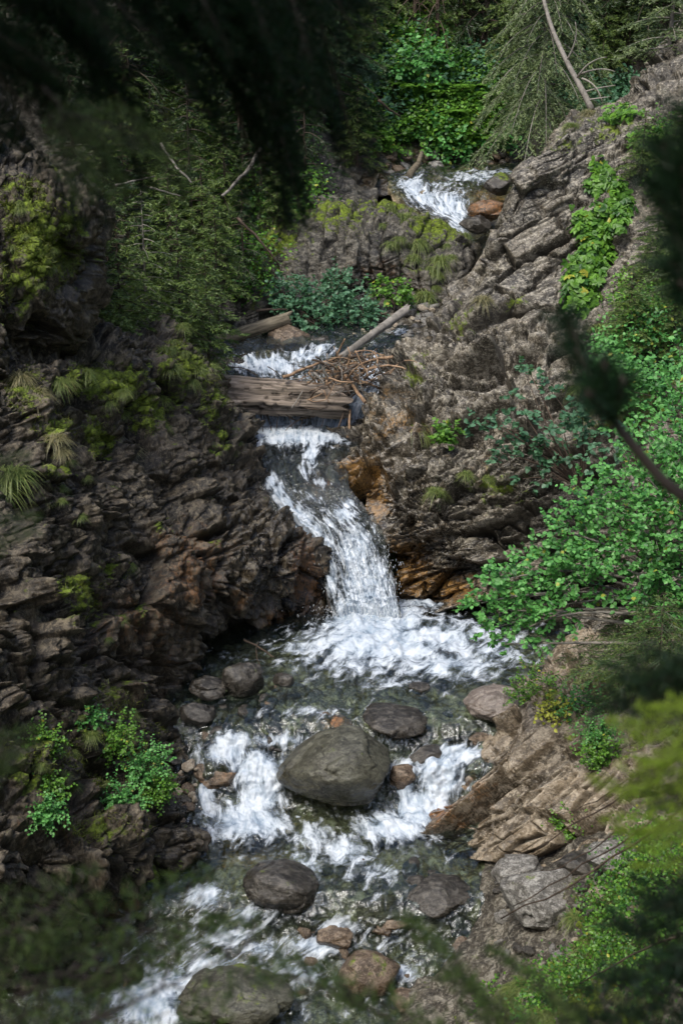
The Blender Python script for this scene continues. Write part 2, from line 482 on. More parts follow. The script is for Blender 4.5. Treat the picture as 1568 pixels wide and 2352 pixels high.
# ------------------------------------------------------------------ smooth patches through control points
def cr(a, m):
    """catmull-rom resample axis 0 of a to m samples"""
    n = len(a)
    t = np.linspace(0, n - 1, m); i = np.minimum(t.astype(int), n - 2); f = (t - i)
    g = lambda k: a[np.clip(k, 0, n - 1)]
    p0, p1, p2, p3 = g(i - 1), g(i), g(i + 1), g(i + 2)
    p0 = np.where((i == 0).reshape(-1, *[1] * (a.ndim - 1)), 2 * p1 - p2, p0)
    p3 = np.where((i == n - 2).reshape(-1, *[1] * (a.ndim - 1)), 2 * p2 - p1, p3)
    f = f.reshape(-1, *[1] * (a.ndim - 1))
    return .5 * (2 * p1 + (p2 - p0) * f + (2 * p0 - 5 * p1 + 4 * p2 - p3) * f * f + (3 * p1 - p0 - 3 * p2 + p3) * f ** 3)

def spots(px, py, lst, n=None):
    r = np.zeros(px.shape)
    for (x, y, rx, ry, s) in lst:
        d = ((px - x) / rx) ** 2 + ((py - y) / ry) ** 2
        r = np.maximum(r, s * np.exp(-d * 1.1)) if s > 0 else r + s * np.exp(-d * 1.1)
    return r

class Patch: pass

def blur(a, n):
    for _ in range(n):
        b = np.pad(a, 1, mode='edge')
        a = (b[:-2, 1:-1] + b[2:, 1:-1] + b[1:-1, :-2] + b[1:-1, 2:] + 2 * a) / 6
    return a

def surf_normals(W):
    du = np.gradient(W, axis=1); dv = np.gradient(W, axis=0)
    return norm(np.cross(du, dv))

TONE = []
_wz = sorted([(Y_, float(P(784, y_, Y_)[2])) for (y_, Y_) in [(2420, 12.8), (2230, 13.87), (2030, 14.7), (1865, 16.2), (1760, 16.7), (1660, 17.2), (1430, 20.1), (1340, 20.5), (1195, 21.35), (1080, 22.25), (985, 23.75), (900, 24.3), (845, 24.9), (765, 26.5), (560, 30.4), (400, 34.0)]])
def zwat(Y): return np.interp(Y, [a[0] for a in _wz], [a[1] for a in _wz])
def chan(y): return np.interp(y, [400, 560, 765, 900, 1080, 1250, 1400, 1500, 1700, 1900, 2100, 2350], [1050, 1090, 780, 690, 690, 800, 850, 900, 780, 800, 750, 600])
def patch(name, ctrl, nv, nu, disp, mat, moss=(), rust=(), wet=(), mossup=0.0, wetz=None, smooth_it=False, waterline=True, pale=()):
    C = np.array([[P(*c) for c in row] for row in ctrl])
    W = cr(C, nv); W = cr(W.transpose(1, 0, 2), nu).transpose(1, 0, 2)
    N = surf_normals(W)
    toc = np.array([0, 0, CAM_H]) - W
    if ((N * toc).sum(-1) > 0).mean() < .5: N = -N
    W0 = W
    for k_, f in enumerate(disp):
        d_ = f(W0)
        if k_ == 0:
            d_ = blur(d_, 2); W0 = W0 + N * blur(d_, 14)[..., None]
        W = W + N * d_[..., None]
    N2 = surf_normals(W)
    if ((N2 * N).sum(-1)).mean() < 0: N2 = -N2
    px, py = proj(W)
    up = np.clip(N2[..., 2], 0, 1)
    mo = spots(px, py, moss) + mossup * sstep(.35, .9, up) + .1 * (up - .5)
    ru = spots(px, py, rust); we = spots(px, py, wet)
    cu = sstep(.40, .62, mo + fbm(W * 4.5, 3, 77) * .28)
    W = W + N2 * (cu * (.035 + .03 * fbm(W * 14, 3, 78)))[..., None]
    if waterline:
        zw = zwat(W[..., 1]); dz = W[..., 2] - zw
        near = sstep(.75, .05, dz + fbm(W * 2, 3, 79) * .18) * np.exp(-(np.maximum(np.abs(px - chan(py)) - 150, 0) / 140) ** 2)
        we = np.maximum(we, near)
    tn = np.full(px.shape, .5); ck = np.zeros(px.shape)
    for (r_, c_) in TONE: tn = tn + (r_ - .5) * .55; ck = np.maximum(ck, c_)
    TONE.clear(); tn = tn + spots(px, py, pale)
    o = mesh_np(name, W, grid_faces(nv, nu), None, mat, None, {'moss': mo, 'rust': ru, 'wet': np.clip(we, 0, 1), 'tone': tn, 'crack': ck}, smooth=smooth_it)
    struct(o)
    p = Patch(); p.W = W; p.N = N2; p.px = px; p.py = py; p.o = o; p.up = up
    return p

def pick(p, n, region=(), minup=-1, rng=RNG):
    """random surface points of a patch inside ellipses of the frame"""
    w = (spots(p.px, p.py, region) > .34) & (p.up > minup)
    idx = np.flatnonzero(w.ravel())
    if len(idx) == 0: return np.zeros((0, 3)), np.zeros((0, 3))
    k = rng.choice(idx, n)
    return p.W.reshape(-1, 3)[k], p.N.reshape(-1, 3)[k]

# ================================================================== SETTING
#BEGIN_SETTING
# far ground under and around everything
def ground_z(X, Y):
    X = np.asarray(X, float); Y = np.asarray(Y, float)
    base = np.interp(Y, [-40, -6, 0, 2, 12, 16, 22, 26, 30, 37, 60, 120, 400], [14, 9.5, 8.3, 7.6, -3.2, -3.2, -2.2, .2, 1.2, 3.2, 22, 55, 120])
    side = np.maximum(np.abs(X) - (7 + .12 * np.maximum(Y, 0)), 0)
    return base + np.minimum(side * .95, 60)
gx = np.concatenate([-np.geomspace(400, 30, 30), np.linspace(-28, 28, 90), np.geomspace(30, 400, 30)])
gy = np.concatenate([-np.geomspace(200, 12, 14), np.linspace(-10, 62, 110), np.geomspace(65, 400, 24)])
GX, GY = np.meshgrid(gx, gy)
GW = np.stack([GX, GY, ground_z(GX, GY)], -1)
GW[..., 2] += fbm(GW * .25, 4, 3) * .5 * sstep(9, 20, np.abs(GX) + np.abs(GY - 20) * .3)
struct(mesh_np('ground', GW, grid_faces(*GX.shape), None, M['soil'], None, {'moss': np.full(GX.size, .5), 'rust': np.zeros(GX.size), 'wet': np.zeros(GX.size), 'tone': np.full(GX.size, .5)}))

# --- hillside behind, upper centre and right
hill = patch('hillside', [
    [(-700, -900, 60), (0, -900, 58), (500, -900, 56), (900, -900, 55), (1300, -900, 54), (1700, -900, 54), (2400, -900, 56)],
    [(-700, -300, 46), (0, -300, 45), (500, -300, 45), (900, -300, 44), (1300, -300, 44), (1700, -300, 43), (2400, -300, 46)],
    [(-700, 0, 42), (0, 0, 41), (500, 0, 41), (900, 0, 40.3), (1300, 0, 40.5), (1700, 0, 40), (2400, 0, 42)],
    [(-700, 150, 39), (0, 150, 38), (500, 150, 38.5), (900, 150, 38), (1300, 150, 38.6), (1700, 150, 38.6), (2400, 150, 40)],
    [(-700, 260, 37), (0, 260, 36), (500, 270, 36.5), (900, 270, 36.6), (1300, 260, 37.3), (1700, 260, 37.5), (2400, 260, 39)],
    [(-700, 350, 35), (0, 350, 34.5), (500, 360, 34.8), (900, 345, 35.3), (1080, 338, 36.3), (1500, 360, 36.5), (2400, 360, 38)],
    [(-700, 460, 34), (0, 460, 34), (500, 440, 34), (880, 425, 33.8), (1100, 400, 36), (1500, 430, 36), (2400, 460, 37)],
], 260, 420, [lambda W: fbm(W * .5, 4, 5) * .35, lambda W: fbm(W * 3, 3, 9) * .06], M['soil'],
    moss=[(1000, 200, 500, 300, .55)])

# --- hillside on the left behind the cliff
lhill = patch('hillside', [
    [(-400, -60, 36), (0, -40, 36.5), (300, -30, 37), (600, 0, 39.5), (760, 60, 41.5), (860, 140, 42)],
    [(-400, 200, 29), (0, 200, 30.5), (300, 180, 32), (550, 180, 34.5), (740, 230, 36.5), (850, 320, 37)],
    [(-400, 400, 25), (0, 400, 27), (250, 400, 28.5), (520, 380, 30.5), (730, 390, 33), (860, 420, 34.2)],
    [(-400, 600, 22), (0, 600, 24), (250, 600, 26), (480, 580, 28), (690, 510, 30), (860, 480, 31.5)],
    [(-400, 740, 20.5), (0, 740, 22.5), (250, 740, 24.5), (470, 730, 26.5), (600, 690, 27.8), (760, 600, 29.5)],
    [(-400, 900, 20), (0, 900, 22), (250, 900, 24), (480, 850, 25.8), (600, 790, 27.4), (760, 700, 29.3)],
], 300, 320, [lambda W: fbm(W * .6, 4, 15) * .4, lambda W: facet(W, .8, 21, .25, crack=.3), lambda W: fbm(W * 4, 3, 19) * .05], M['knoll'],
    moss=[(450, 350, 300, 330, .62), (600, 560, 120, 160, .6)])

# --- dark left cliff
def disp_cliff(W):
    d = fbm(W * .55, 3, 31) * .28 + fbm(W * np.array([1.3, 1.3, .38]), 3, 32) * .30
    d = d + blocks(W, (.70, .75, 1.9), rz_(-16, 40, 8), 35, .30, crack=.5, warp=.45, tone=TONE) + facet(W, .9, 36, .22, rotm('y', -15) @ np.diag([1, 1, .6]), crack=.3)
    return d
def disp_cliff2(W):
    d = ridged(W * 1.7, 3, 41) * .05 + blocks(W, (.30, .28, .60), rz_(-20, 40, 8), 43, .09, crack=.7, warp=.5, tone=TONE)
    F1, F2, ra, off = worley(W / .22, 45)
    d = d + (.55 - F1) * .11 + (ra[..., 0] - .5) * .04
    return d
def disp_cliff3(W):
    F1, F2, ra, off = worley(W / .095, 55)
    return (.5 - F1) * .045 + (ra[..., 1] - .5) * .025 + fbm(W * 12, 2, 57) * .012
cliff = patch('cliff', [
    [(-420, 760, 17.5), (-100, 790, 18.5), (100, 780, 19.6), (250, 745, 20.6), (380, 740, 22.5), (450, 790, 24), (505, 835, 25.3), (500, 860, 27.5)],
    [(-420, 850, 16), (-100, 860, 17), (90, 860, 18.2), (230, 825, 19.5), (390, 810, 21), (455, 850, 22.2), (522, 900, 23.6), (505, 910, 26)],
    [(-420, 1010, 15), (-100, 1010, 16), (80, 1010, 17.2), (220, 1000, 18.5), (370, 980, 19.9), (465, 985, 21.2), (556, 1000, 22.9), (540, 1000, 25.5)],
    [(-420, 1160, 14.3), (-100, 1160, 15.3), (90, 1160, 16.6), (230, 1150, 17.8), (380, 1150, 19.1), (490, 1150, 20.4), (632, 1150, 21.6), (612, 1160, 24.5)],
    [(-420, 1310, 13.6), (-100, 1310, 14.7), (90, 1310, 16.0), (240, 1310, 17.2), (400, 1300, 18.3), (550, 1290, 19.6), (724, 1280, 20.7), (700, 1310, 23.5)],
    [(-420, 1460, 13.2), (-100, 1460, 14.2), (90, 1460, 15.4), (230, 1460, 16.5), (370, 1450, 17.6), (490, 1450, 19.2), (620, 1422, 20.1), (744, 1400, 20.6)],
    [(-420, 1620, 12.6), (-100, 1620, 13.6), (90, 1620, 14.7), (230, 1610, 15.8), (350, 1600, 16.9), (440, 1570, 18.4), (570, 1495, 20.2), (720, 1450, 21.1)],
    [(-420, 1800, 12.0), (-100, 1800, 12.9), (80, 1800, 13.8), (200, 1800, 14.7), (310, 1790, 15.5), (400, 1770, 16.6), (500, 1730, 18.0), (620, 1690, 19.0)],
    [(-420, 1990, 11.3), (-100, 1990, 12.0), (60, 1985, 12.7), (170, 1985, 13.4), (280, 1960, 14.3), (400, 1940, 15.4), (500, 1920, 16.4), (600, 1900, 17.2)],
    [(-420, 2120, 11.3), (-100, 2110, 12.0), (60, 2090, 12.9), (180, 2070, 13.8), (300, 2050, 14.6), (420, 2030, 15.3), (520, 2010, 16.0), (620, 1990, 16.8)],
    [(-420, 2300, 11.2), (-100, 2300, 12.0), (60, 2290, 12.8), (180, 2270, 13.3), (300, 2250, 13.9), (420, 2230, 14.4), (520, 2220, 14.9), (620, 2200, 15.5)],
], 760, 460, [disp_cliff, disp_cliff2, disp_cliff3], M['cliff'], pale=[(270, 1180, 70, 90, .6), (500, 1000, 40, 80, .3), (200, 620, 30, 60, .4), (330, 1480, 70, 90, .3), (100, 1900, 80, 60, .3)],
    moss=[(420, 850, 90, 50, .7), (250, 880, 110, 50, .85), (330, 940, 60, 70, .7), (230, 1000, 50, 60, .75), (490, 930, 40, 70, .6), (130, 980, 60, 30, .6), (60, 900, 60, 60, .5),
          (190, 1380, 60, 60, .5), (250, 1310, 40, 30, .45), (370, 1210, 25, 25, .5), (330, 1750, 80, 80, .5), (150, 1700, 120, 80, .35), (280, 1600, 60, 60, .4),
          (330, 1420, 50, 40, .4), (380, 2010, 100, 40, .45), (180, 1360, 60, 70, .55), (500, 1250, 30, 30, .35), (130, 1080, 60, 40, .5), (80, 1780, 120, 60, .45), (240, 1900, 120, 40, .45), (520, 1010, 40, 60, .45), (400, 930, 50, 60, .5), (420, 820, 60, 40, .5)],
    rust=[(430, 1250, 140, 70, .6), (330, 1440, 150, 120, .58), (440, 1320, 90, 120, .65), (560, 1380, 60, 60, .5), (705, 1320, 40, 110, 1.0), (650, 1430, 70, 30, .9), (150, 1850, 250, 120, .35), (300, 1600, 100, 100, .35), (300, 2090, 200, 60, .6)],
    wet=[(620, 1300, 130, 220, .8), (500, 1550, 140, 100, .7), (420, 1850, 60, 200, .7), (300, 2100, 300, 60, .4)], mossup=.12)

# --- mossy buttress at the far left
def disp_butt(W): return fbm(W * .6, 3, 61) * .3 + blocks(W, (.45, 1.2, 1.3), rz_(20, 10), 65, .34, crack=.35, tone=TONE)
butt = patch('cliff', [
    [(-500, 80, 20), (-200, 150, 21), (-60, 220, 21), (30, 280, 21.5), (90, 330, 22), (130, 400, 24), (130, 430, 26)],
    [(-500, 250, 17.5), (-200, 280, 18.5), (-60, 320, 19), (30, 350, 19.5), (100, 385, 20.2), (160, 440, 21.5), (160, 440, 25)],
    [(-500, 420, 16.8), (-200, 430, 17.8), (-60, 450, 18.2), (40, 470, 18.6), (130, 475, 19), (190, 490, 20), (175, 490, 24)],
    [(-500, 560, 16.3), (-200, 560, 17.3), (-60, 570, 17.8), (30, 580, 18.2), (110, 590, 18.7), (187, 600, 19.7), (160, 600, 23.5)],
    [(-500, 720, 15.9), (-200, 720, 16.8), (-60, 720, 17.3), (20, 730, 17.8), (100, 740, 18.4), (178, 740, 19.4), (150, 740, 23)],
    [(-500, 880, 15.5), (-200, 890, 16.5), (-60, 890, 17), (20, 890, 17.6), (70, 890, 18.2), (115, 890, 19.2), (100, 890, 22)],
    [(-500, 1000, 15.6), (-200, 1000, 16.7), (-60, 990, 17.3), (20, 980, 18), (70, 970, 18.6), (115, 960, 19.6), (100, 950, 22)],
], 340, 260, [disp_butt, disp_cliff2, disp_cliff3], M['cliff'], pale=[(160, 780, 30, 90, .7), (20, 560, 40, 40, .4)],
    moss=[(100, 560, 100, 110, .85), (50, 650, 90, 60, .7), (60, 460, 90, 60, .6), (150, 520, 60, 60, .7), (40, 720, 60, 40, .5)],
    wet=[(170, 700, 40, 140, .5)], mossup=.15)

# --- rounded knoll in the middle
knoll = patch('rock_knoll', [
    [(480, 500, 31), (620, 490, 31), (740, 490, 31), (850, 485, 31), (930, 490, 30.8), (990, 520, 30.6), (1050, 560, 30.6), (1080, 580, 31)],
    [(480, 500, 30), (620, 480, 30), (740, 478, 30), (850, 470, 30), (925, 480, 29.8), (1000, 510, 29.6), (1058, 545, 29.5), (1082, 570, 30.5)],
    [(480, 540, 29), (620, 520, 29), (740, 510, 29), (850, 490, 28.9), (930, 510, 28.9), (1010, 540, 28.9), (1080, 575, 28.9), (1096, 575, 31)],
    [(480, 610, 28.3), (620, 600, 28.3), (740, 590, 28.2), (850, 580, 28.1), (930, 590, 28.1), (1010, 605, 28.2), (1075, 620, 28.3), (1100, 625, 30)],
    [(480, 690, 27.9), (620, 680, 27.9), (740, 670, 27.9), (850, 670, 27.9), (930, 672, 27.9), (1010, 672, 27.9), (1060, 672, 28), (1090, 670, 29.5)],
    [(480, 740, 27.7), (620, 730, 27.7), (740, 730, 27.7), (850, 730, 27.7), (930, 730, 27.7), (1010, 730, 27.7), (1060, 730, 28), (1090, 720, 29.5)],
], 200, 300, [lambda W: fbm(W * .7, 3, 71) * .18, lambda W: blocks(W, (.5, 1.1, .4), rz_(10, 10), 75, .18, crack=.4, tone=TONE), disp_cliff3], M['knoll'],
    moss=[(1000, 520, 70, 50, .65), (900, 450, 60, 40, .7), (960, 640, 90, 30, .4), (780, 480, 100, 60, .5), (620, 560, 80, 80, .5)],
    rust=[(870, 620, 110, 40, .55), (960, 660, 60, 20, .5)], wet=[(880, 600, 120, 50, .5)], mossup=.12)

# --- big right wall: leaning slab above, broken rock below
def disp_slab(W):
    px, py = proj(W)
    lo = sstep(700, 820, py)
    d = fbm(W * .5, 2, 81) * .20
    t1, t2 = [], []
    A = blocks(W, (.95, 1.9, 1.3), rz_(-50, 25, 10), 85, .42, crack=.6, warp=.38, tone=t1)
    B = blocks(W, (.62, 1.0, .85), rz_(-66, 35, -20), 86, .55, tilt=1.2, crack=.45, warp=.28, tone=t2)
    TONE.append(tuple(a * (1 - lo) + b * lo for a, b in zip(t1[0], t2[0])))
    d = d + A * (1 - lo) * .65 + B * lo + facet(W, .85, 88, .26, crack=.4, tilt=1.4) * (.3 + .7 * lo)
    return d
def disp_slab2(W):
    px, py = proj(W)
    lo = sstep(690, 820, py) * .7 + sstep(1150, 1330, px) * .45 * (1 - sstep(690, 820, py)) + .15
    return blocks(W, (.22, .46, .38), rz_(-60, 25, -10), 91, .13, tilt=1.1, crack=.6, warp=.3, tone=TONE) * lo
def disp_slab3(W):
    px, py = proj(W)
    lo = sstep(690, 820, py) * .8 + .25
    return facet(W, .14, 95, .035, crack=.4) * lo + fbm(W * 8, 3, 99) * .005
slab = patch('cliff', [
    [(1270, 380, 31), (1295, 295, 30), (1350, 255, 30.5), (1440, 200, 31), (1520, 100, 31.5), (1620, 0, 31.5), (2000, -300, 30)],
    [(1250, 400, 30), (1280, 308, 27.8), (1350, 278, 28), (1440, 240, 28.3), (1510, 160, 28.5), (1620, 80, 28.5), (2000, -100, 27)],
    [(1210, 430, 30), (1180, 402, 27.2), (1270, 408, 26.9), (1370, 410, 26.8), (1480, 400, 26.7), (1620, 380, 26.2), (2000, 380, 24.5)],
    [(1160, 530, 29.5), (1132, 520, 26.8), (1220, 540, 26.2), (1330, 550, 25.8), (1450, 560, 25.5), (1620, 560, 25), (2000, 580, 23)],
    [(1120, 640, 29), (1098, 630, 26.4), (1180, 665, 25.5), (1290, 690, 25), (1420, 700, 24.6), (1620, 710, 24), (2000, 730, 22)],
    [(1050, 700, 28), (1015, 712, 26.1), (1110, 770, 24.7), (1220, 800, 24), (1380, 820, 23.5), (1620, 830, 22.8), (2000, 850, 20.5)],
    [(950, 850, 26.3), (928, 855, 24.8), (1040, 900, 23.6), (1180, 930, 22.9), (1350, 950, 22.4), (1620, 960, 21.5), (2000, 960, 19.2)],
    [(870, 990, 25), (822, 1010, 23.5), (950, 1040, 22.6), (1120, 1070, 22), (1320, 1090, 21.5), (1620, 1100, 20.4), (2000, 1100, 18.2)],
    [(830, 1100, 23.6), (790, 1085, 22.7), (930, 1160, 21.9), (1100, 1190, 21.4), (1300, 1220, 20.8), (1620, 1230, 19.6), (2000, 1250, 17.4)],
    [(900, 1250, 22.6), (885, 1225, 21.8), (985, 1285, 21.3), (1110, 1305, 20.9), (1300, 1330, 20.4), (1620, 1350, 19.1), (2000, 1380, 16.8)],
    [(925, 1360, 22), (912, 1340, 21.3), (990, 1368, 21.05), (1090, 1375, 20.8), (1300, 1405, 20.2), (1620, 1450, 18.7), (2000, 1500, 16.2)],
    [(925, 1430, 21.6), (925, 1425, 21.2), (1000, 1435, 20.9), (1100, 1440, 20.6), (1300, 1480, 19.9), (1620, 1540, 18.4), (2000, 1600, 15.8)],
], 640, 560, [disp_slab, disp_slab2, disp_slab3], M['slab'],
    moss=[(1300, 330, 60, 30, .5), (1180, 690, 30, 30, .5), (1060, 740, 60, 50, .45), (960, 860, 40, 50, .5), (1150, 1120, 100, 60, .5), (980, 1010, 40, 40, .3), (1400, 300, 90, 50, .45), (1450, 900, 160, 140, .55), (1500, 650, 100, 60, .4)],
    rust=[(820, 1100, 80, 60, 1.0), (930, 1310, 60, 90, 1.1), (1020, 1350, 90, 45, .95), (860, 1160, 50, 60, .85), (920, 970, 100, 80, .48), (880, 900, 60, 60, .4), (1120, 1080, 90, 60, .35), (980, 1240, 60, 60, .45)],
    wet=[(870, 1200, 60, 100, .8), (960, 1370, 120, 30, .8), (850, 1050, 60, 60, .5)], mossup=.06)

# --- tan ledge at lower right
def disp_ledge(W): return fbm(W * .8, 3, 101) * .08 + blocks(W, (.42, .8, 1.9), rz_(-50, 0, 12), 103, .50, crack=1.3, cw=.08, tone=TONE)
def disp_ledge2(W): return blocks(W, (.17, .40, .55), rz_(-52, 0, 12), 107, .12, crack=.8, tone=TONE) + fbm(W * 9, 3, 111) * .006
ledge = patch('rock_ledge', [
    [(1190, 1600, 18.6), (1230, 1570, 18.5), (1300, 1520, 18.6), (1400, 1480, 18.4), (1560, 1460, 17.8), (1900, 1440, 16.4)],
    [(1170, 1650, 17.8), (1215, 1600, 17.5), (1300, 1560, 17.5), (1420, 1540, 17.1), (1560, 1520, 16.5), (1900, 1500, 15)],
    [(1080, 1750, 17.4), (1160, 1680, 16.9), (1250, 1650, 16.7), (1380, 1640, 16.3), (1540, 1630, 15.6), (1900, 1600, 14.2)],
    [(1010, 1830, 17.1), (1080, 1765, 16.6), (1200, 1750, 16.2), (1340, 1740, 15.7), (1520, 1740, 15), (1900, 1700, 13.6)],
    [(970, 1890, 16.7), (1015, 1845, 16.3), (1140, 1850, 15.8), (1290, 1840, 15.3), (1500, 1840, 14.6), (1900, 1800, 13)],
    [(990, 1960, 16.1), (1030, 1905, 15.9), (1140, 1925, 15.4), (1280, 1920, 14.9), (1480, 1920, 14.2), (1900, 1900, 12.5)],
    [(1000, 2010, 15.7), (1040, 1970, 15.6), (1150, 1990, 15.1), (1290, 1990, 14.7), (1480, 1990, 14), (1900, 1980, 12.2)],
], 330, 400, [disp_ledge, disp_ledge2], M['ledge'],
    moss=[(1280, 1620, 60, 60, .55), (1400, 1560, 100, 50, .6), (1320, 1700, 60, 30, .3), (1450, 1700, 80, 80, .4)],
    rust=[(1010, 1860, 50, 50, .85), (1080, 1800, 80, 80, .45), (1060, 1890, 60, 30, .6)], wet=[(1020, 1870, 50, 60, .9), (1100, 1760, 50, 60, .4)], mossup=.04)

# --- right lower bank
bank = patch('bank', [
    [(1150, 1960, 15.9), (1250, 1930, 15.9), (1400, 1900, 15.6), (1600, 1860, 14.9), (1950, 1820, 12.9)],
    [(1120, 1995, 15.05), (1220, 1980, 15.0), (1360, 1960, 14.5), (1560, 1930, 13.6), (1950, 1880, 11.9)],
    [(1110, 2090, 14.5), (1210, 2070, 14.2), (1340, 2040, 13.5), (1540, 2000, 12.5), (1950, 1950, 10.8)],
    [(1060, 2180, 14.1), (1160, 2160, 13.7), (1300, 2130, 13.0), (1520, 2100, 11.9), (1950, 2050, 10)],
    [(980, 2270, 13.7), (1080, 2260, 13.3), (1260, 2230, 12.5), (1500, 2200, 11.4), (1950, 2150, 9.6)],
    [(880, 2400, 13.1), (1000, 2380, 12.7), (1200, 2360, 11.9), (1480, 2330, 10.9), (1950, 2300, 9.2)],
    [(880, 2520, 12.7), (1000, 2520, 12.2), (1200, 2520, 11.4), (1480, 2520, 10.4), (1950, 2520, 9)],
], 320, 380, [lambda W: fbm(W * .9, 4, 121) * .16, lambda W: (.5 - worley(W / .22, 125)[0]) * .09, lambda W: (.5 - worley(W / .07, 127)[0]) * .03], M['gravel'],
    moss=[(1450, 2100, 160, 160, .6), (1350, 2300, 200, 120, .5), (1200, 2330, 120, 60, .35)], mossup=.1)

# --- stream bed and water share the same rows: (y, x_left, x_right, Y)
LOW = [(2480, -300, 1150, 12.55), (2420, -250, 1120, 12.8), (2300, -150, 1110, 13.5), (2230, 0, 1120, 13.87), (2150, 150, 1150, 14.2), (2080, 250, 1190, 14.4), (2030, 300, 1240, 14.7),
       (1960, 350, 1260, 15.35), (1900, 380, 1200, 15.9), (1865, 390, 1140, 16.2), (1820, 390, 1120, 16.45), (1760, 390, 1130, 16.7), (1710, 380, 1180, 16.95), (1660, 370, 1230, 17.2),
       (1600, 380, 1320, 17.75), (1530, 420, 1420, 18.6), (1460, 470, 1480, 19.6), (1420, 520, 1480, 20.3), (1385, 560, 1480, 21.2)]
FALL = [(1450, 775, 930, 19.75), (1432, 772, 925, 20.0), (1395, 760, 918, 20.25), (1340, 745, 908, 20.5), (1290, 728, 898, 20.75), (1240, 700, 885, 21.05), (1195, 655, 862, 21.35), (1160, 625, 838, 21.6), (1120, 600, 805, 21.85), (1080, 582, 800, 22.25),
        (1045, 570, 812, 22.75), (1010, 560, 825, 23.3), (985, 552, 835, 23.75)]
UPPER = [(990, 550, 830, 23.9), (955, 548, 840, 24.1), (900, 535, 870, 24.3), (868, 520, 890, 24.45), (845, 510, 900, 24.9), (815, 500, 915, 25.4), (790, 500, 950, 25.9), (765, 560, 990, 26.5), (745, 700, 1020, 27.0)]
TOP = [(700, 1030, 1120, 28.0), (640, 1050, 1130, 29.0), (590, 1050, 1150, 29.8), (560, 1055, 1150, 30.4), (520, 1020, 1150, 30.9), (480, 945, 1150, 31.5), (440, 900, 1190, 32.2), (418, 890, 1220, 33.0), (400, 900, 1240, 34.0), (386, 940, 1260, 35.0), (374, 960, 1280, 36.2)]

def sheet(rows, nv, nu):
    C = np.array([[P(xl + (xr - xl) * k / 3, y, Y) for k in range(4)] for (y, xl, xr, Y) in rows])
    W = cr(C, nv); return cr(W.transpose(1, 0, 2), nu).transpose(1, 0, 2)

def flowuv(W):
    u = np.broadcast_to(np.linspace(0, 1, W.shape[1])[None] * np.linalg.norm(W[:, -1] - W[:, 0], axis=-1).mean(), W.shape[:2])
    v = np.concatenate([[0], np.cumsum(np.linalg.norm(np.diff(W[:, W.shape[1] // 2], axis=0), axis=-1))])[:, None] * np.ones(W.shape[1])
    return np.stack([u, v, np.zeros_like(u)], -1)

def bed(rows, nv, nu, depth, name='streambed', rust=(), seed=140, cob=.30, amp=.16, mat='bed'):
    W = sheet(rows, nv, nu)
    W[..., 2] -= depth
    d = (.5 - worley(W / cob, seed)[0]) * amp * 1.6 + (.5 - worley(W / (cob * .4), seed + 5)[0]) * amp * .5 + fbm(W * .9, 3, seed + 9) * .07
    W[..., 2] += d
    px, py = proj(W)
    struct(mesh_np(name, W, grid_faces(nv, nu), None, M[mat], None, {'moss': np.full(px.size, -.6), 'rust': spots(px, py, rust), 'wet': np.full(px.size, .1), 'tone': np.full(px.size, .5)}))

def water(name, rows, nv, nu, mat, foam, disp, base=0.0):
    W = sheet(rows, nv, nu)
    N = surf_normals(W)
    if (N[..., 2]).mean() < 0: N = -N
    uv = flowuv(W)
    px, py = proj(W)
    fo = base + spots(px, py, foam)
    d = disp(W, uv, px, py, fo)
    W = W + N * d[..., None]
    struct(mesh_np(name, W, grid_faces(nv, nu), None, mat, None, {'foam': fo}, uv))
    p = Patch(); p.W = W; p.N = N; p.px = px; p.py = py; p.up = N[..., 2]
    return p

bed(LOW, 560, 420, .30, rust=[(745, 1665, 60, 22, 1.0), (560, 1960, 160, 60, .7), (900, 1580, 250, 60, .3), (700, 1900, 300, 60, .3), (1100, 2000, 140, 50, .35), (600, 2050, 120, 60, .5), (1080, 1650, 100, 40, .4)])
bed(FALL, 260, 160, .12, rust=[(740, 1110, 60, 50, .6), (760, 1060, 40, 40, .5)], seed=150, cob=.30, amp=.16, mat='b_dark')
bed(UPPER, 160, 200, .30, rust=[], seed=160)
bed(TOP, 240, 200, .14, rust=[(1120, 470, 60, 60, .9), (1000, 420, 100, 20, .5)], seed=170, cob=.4, amp=.2)

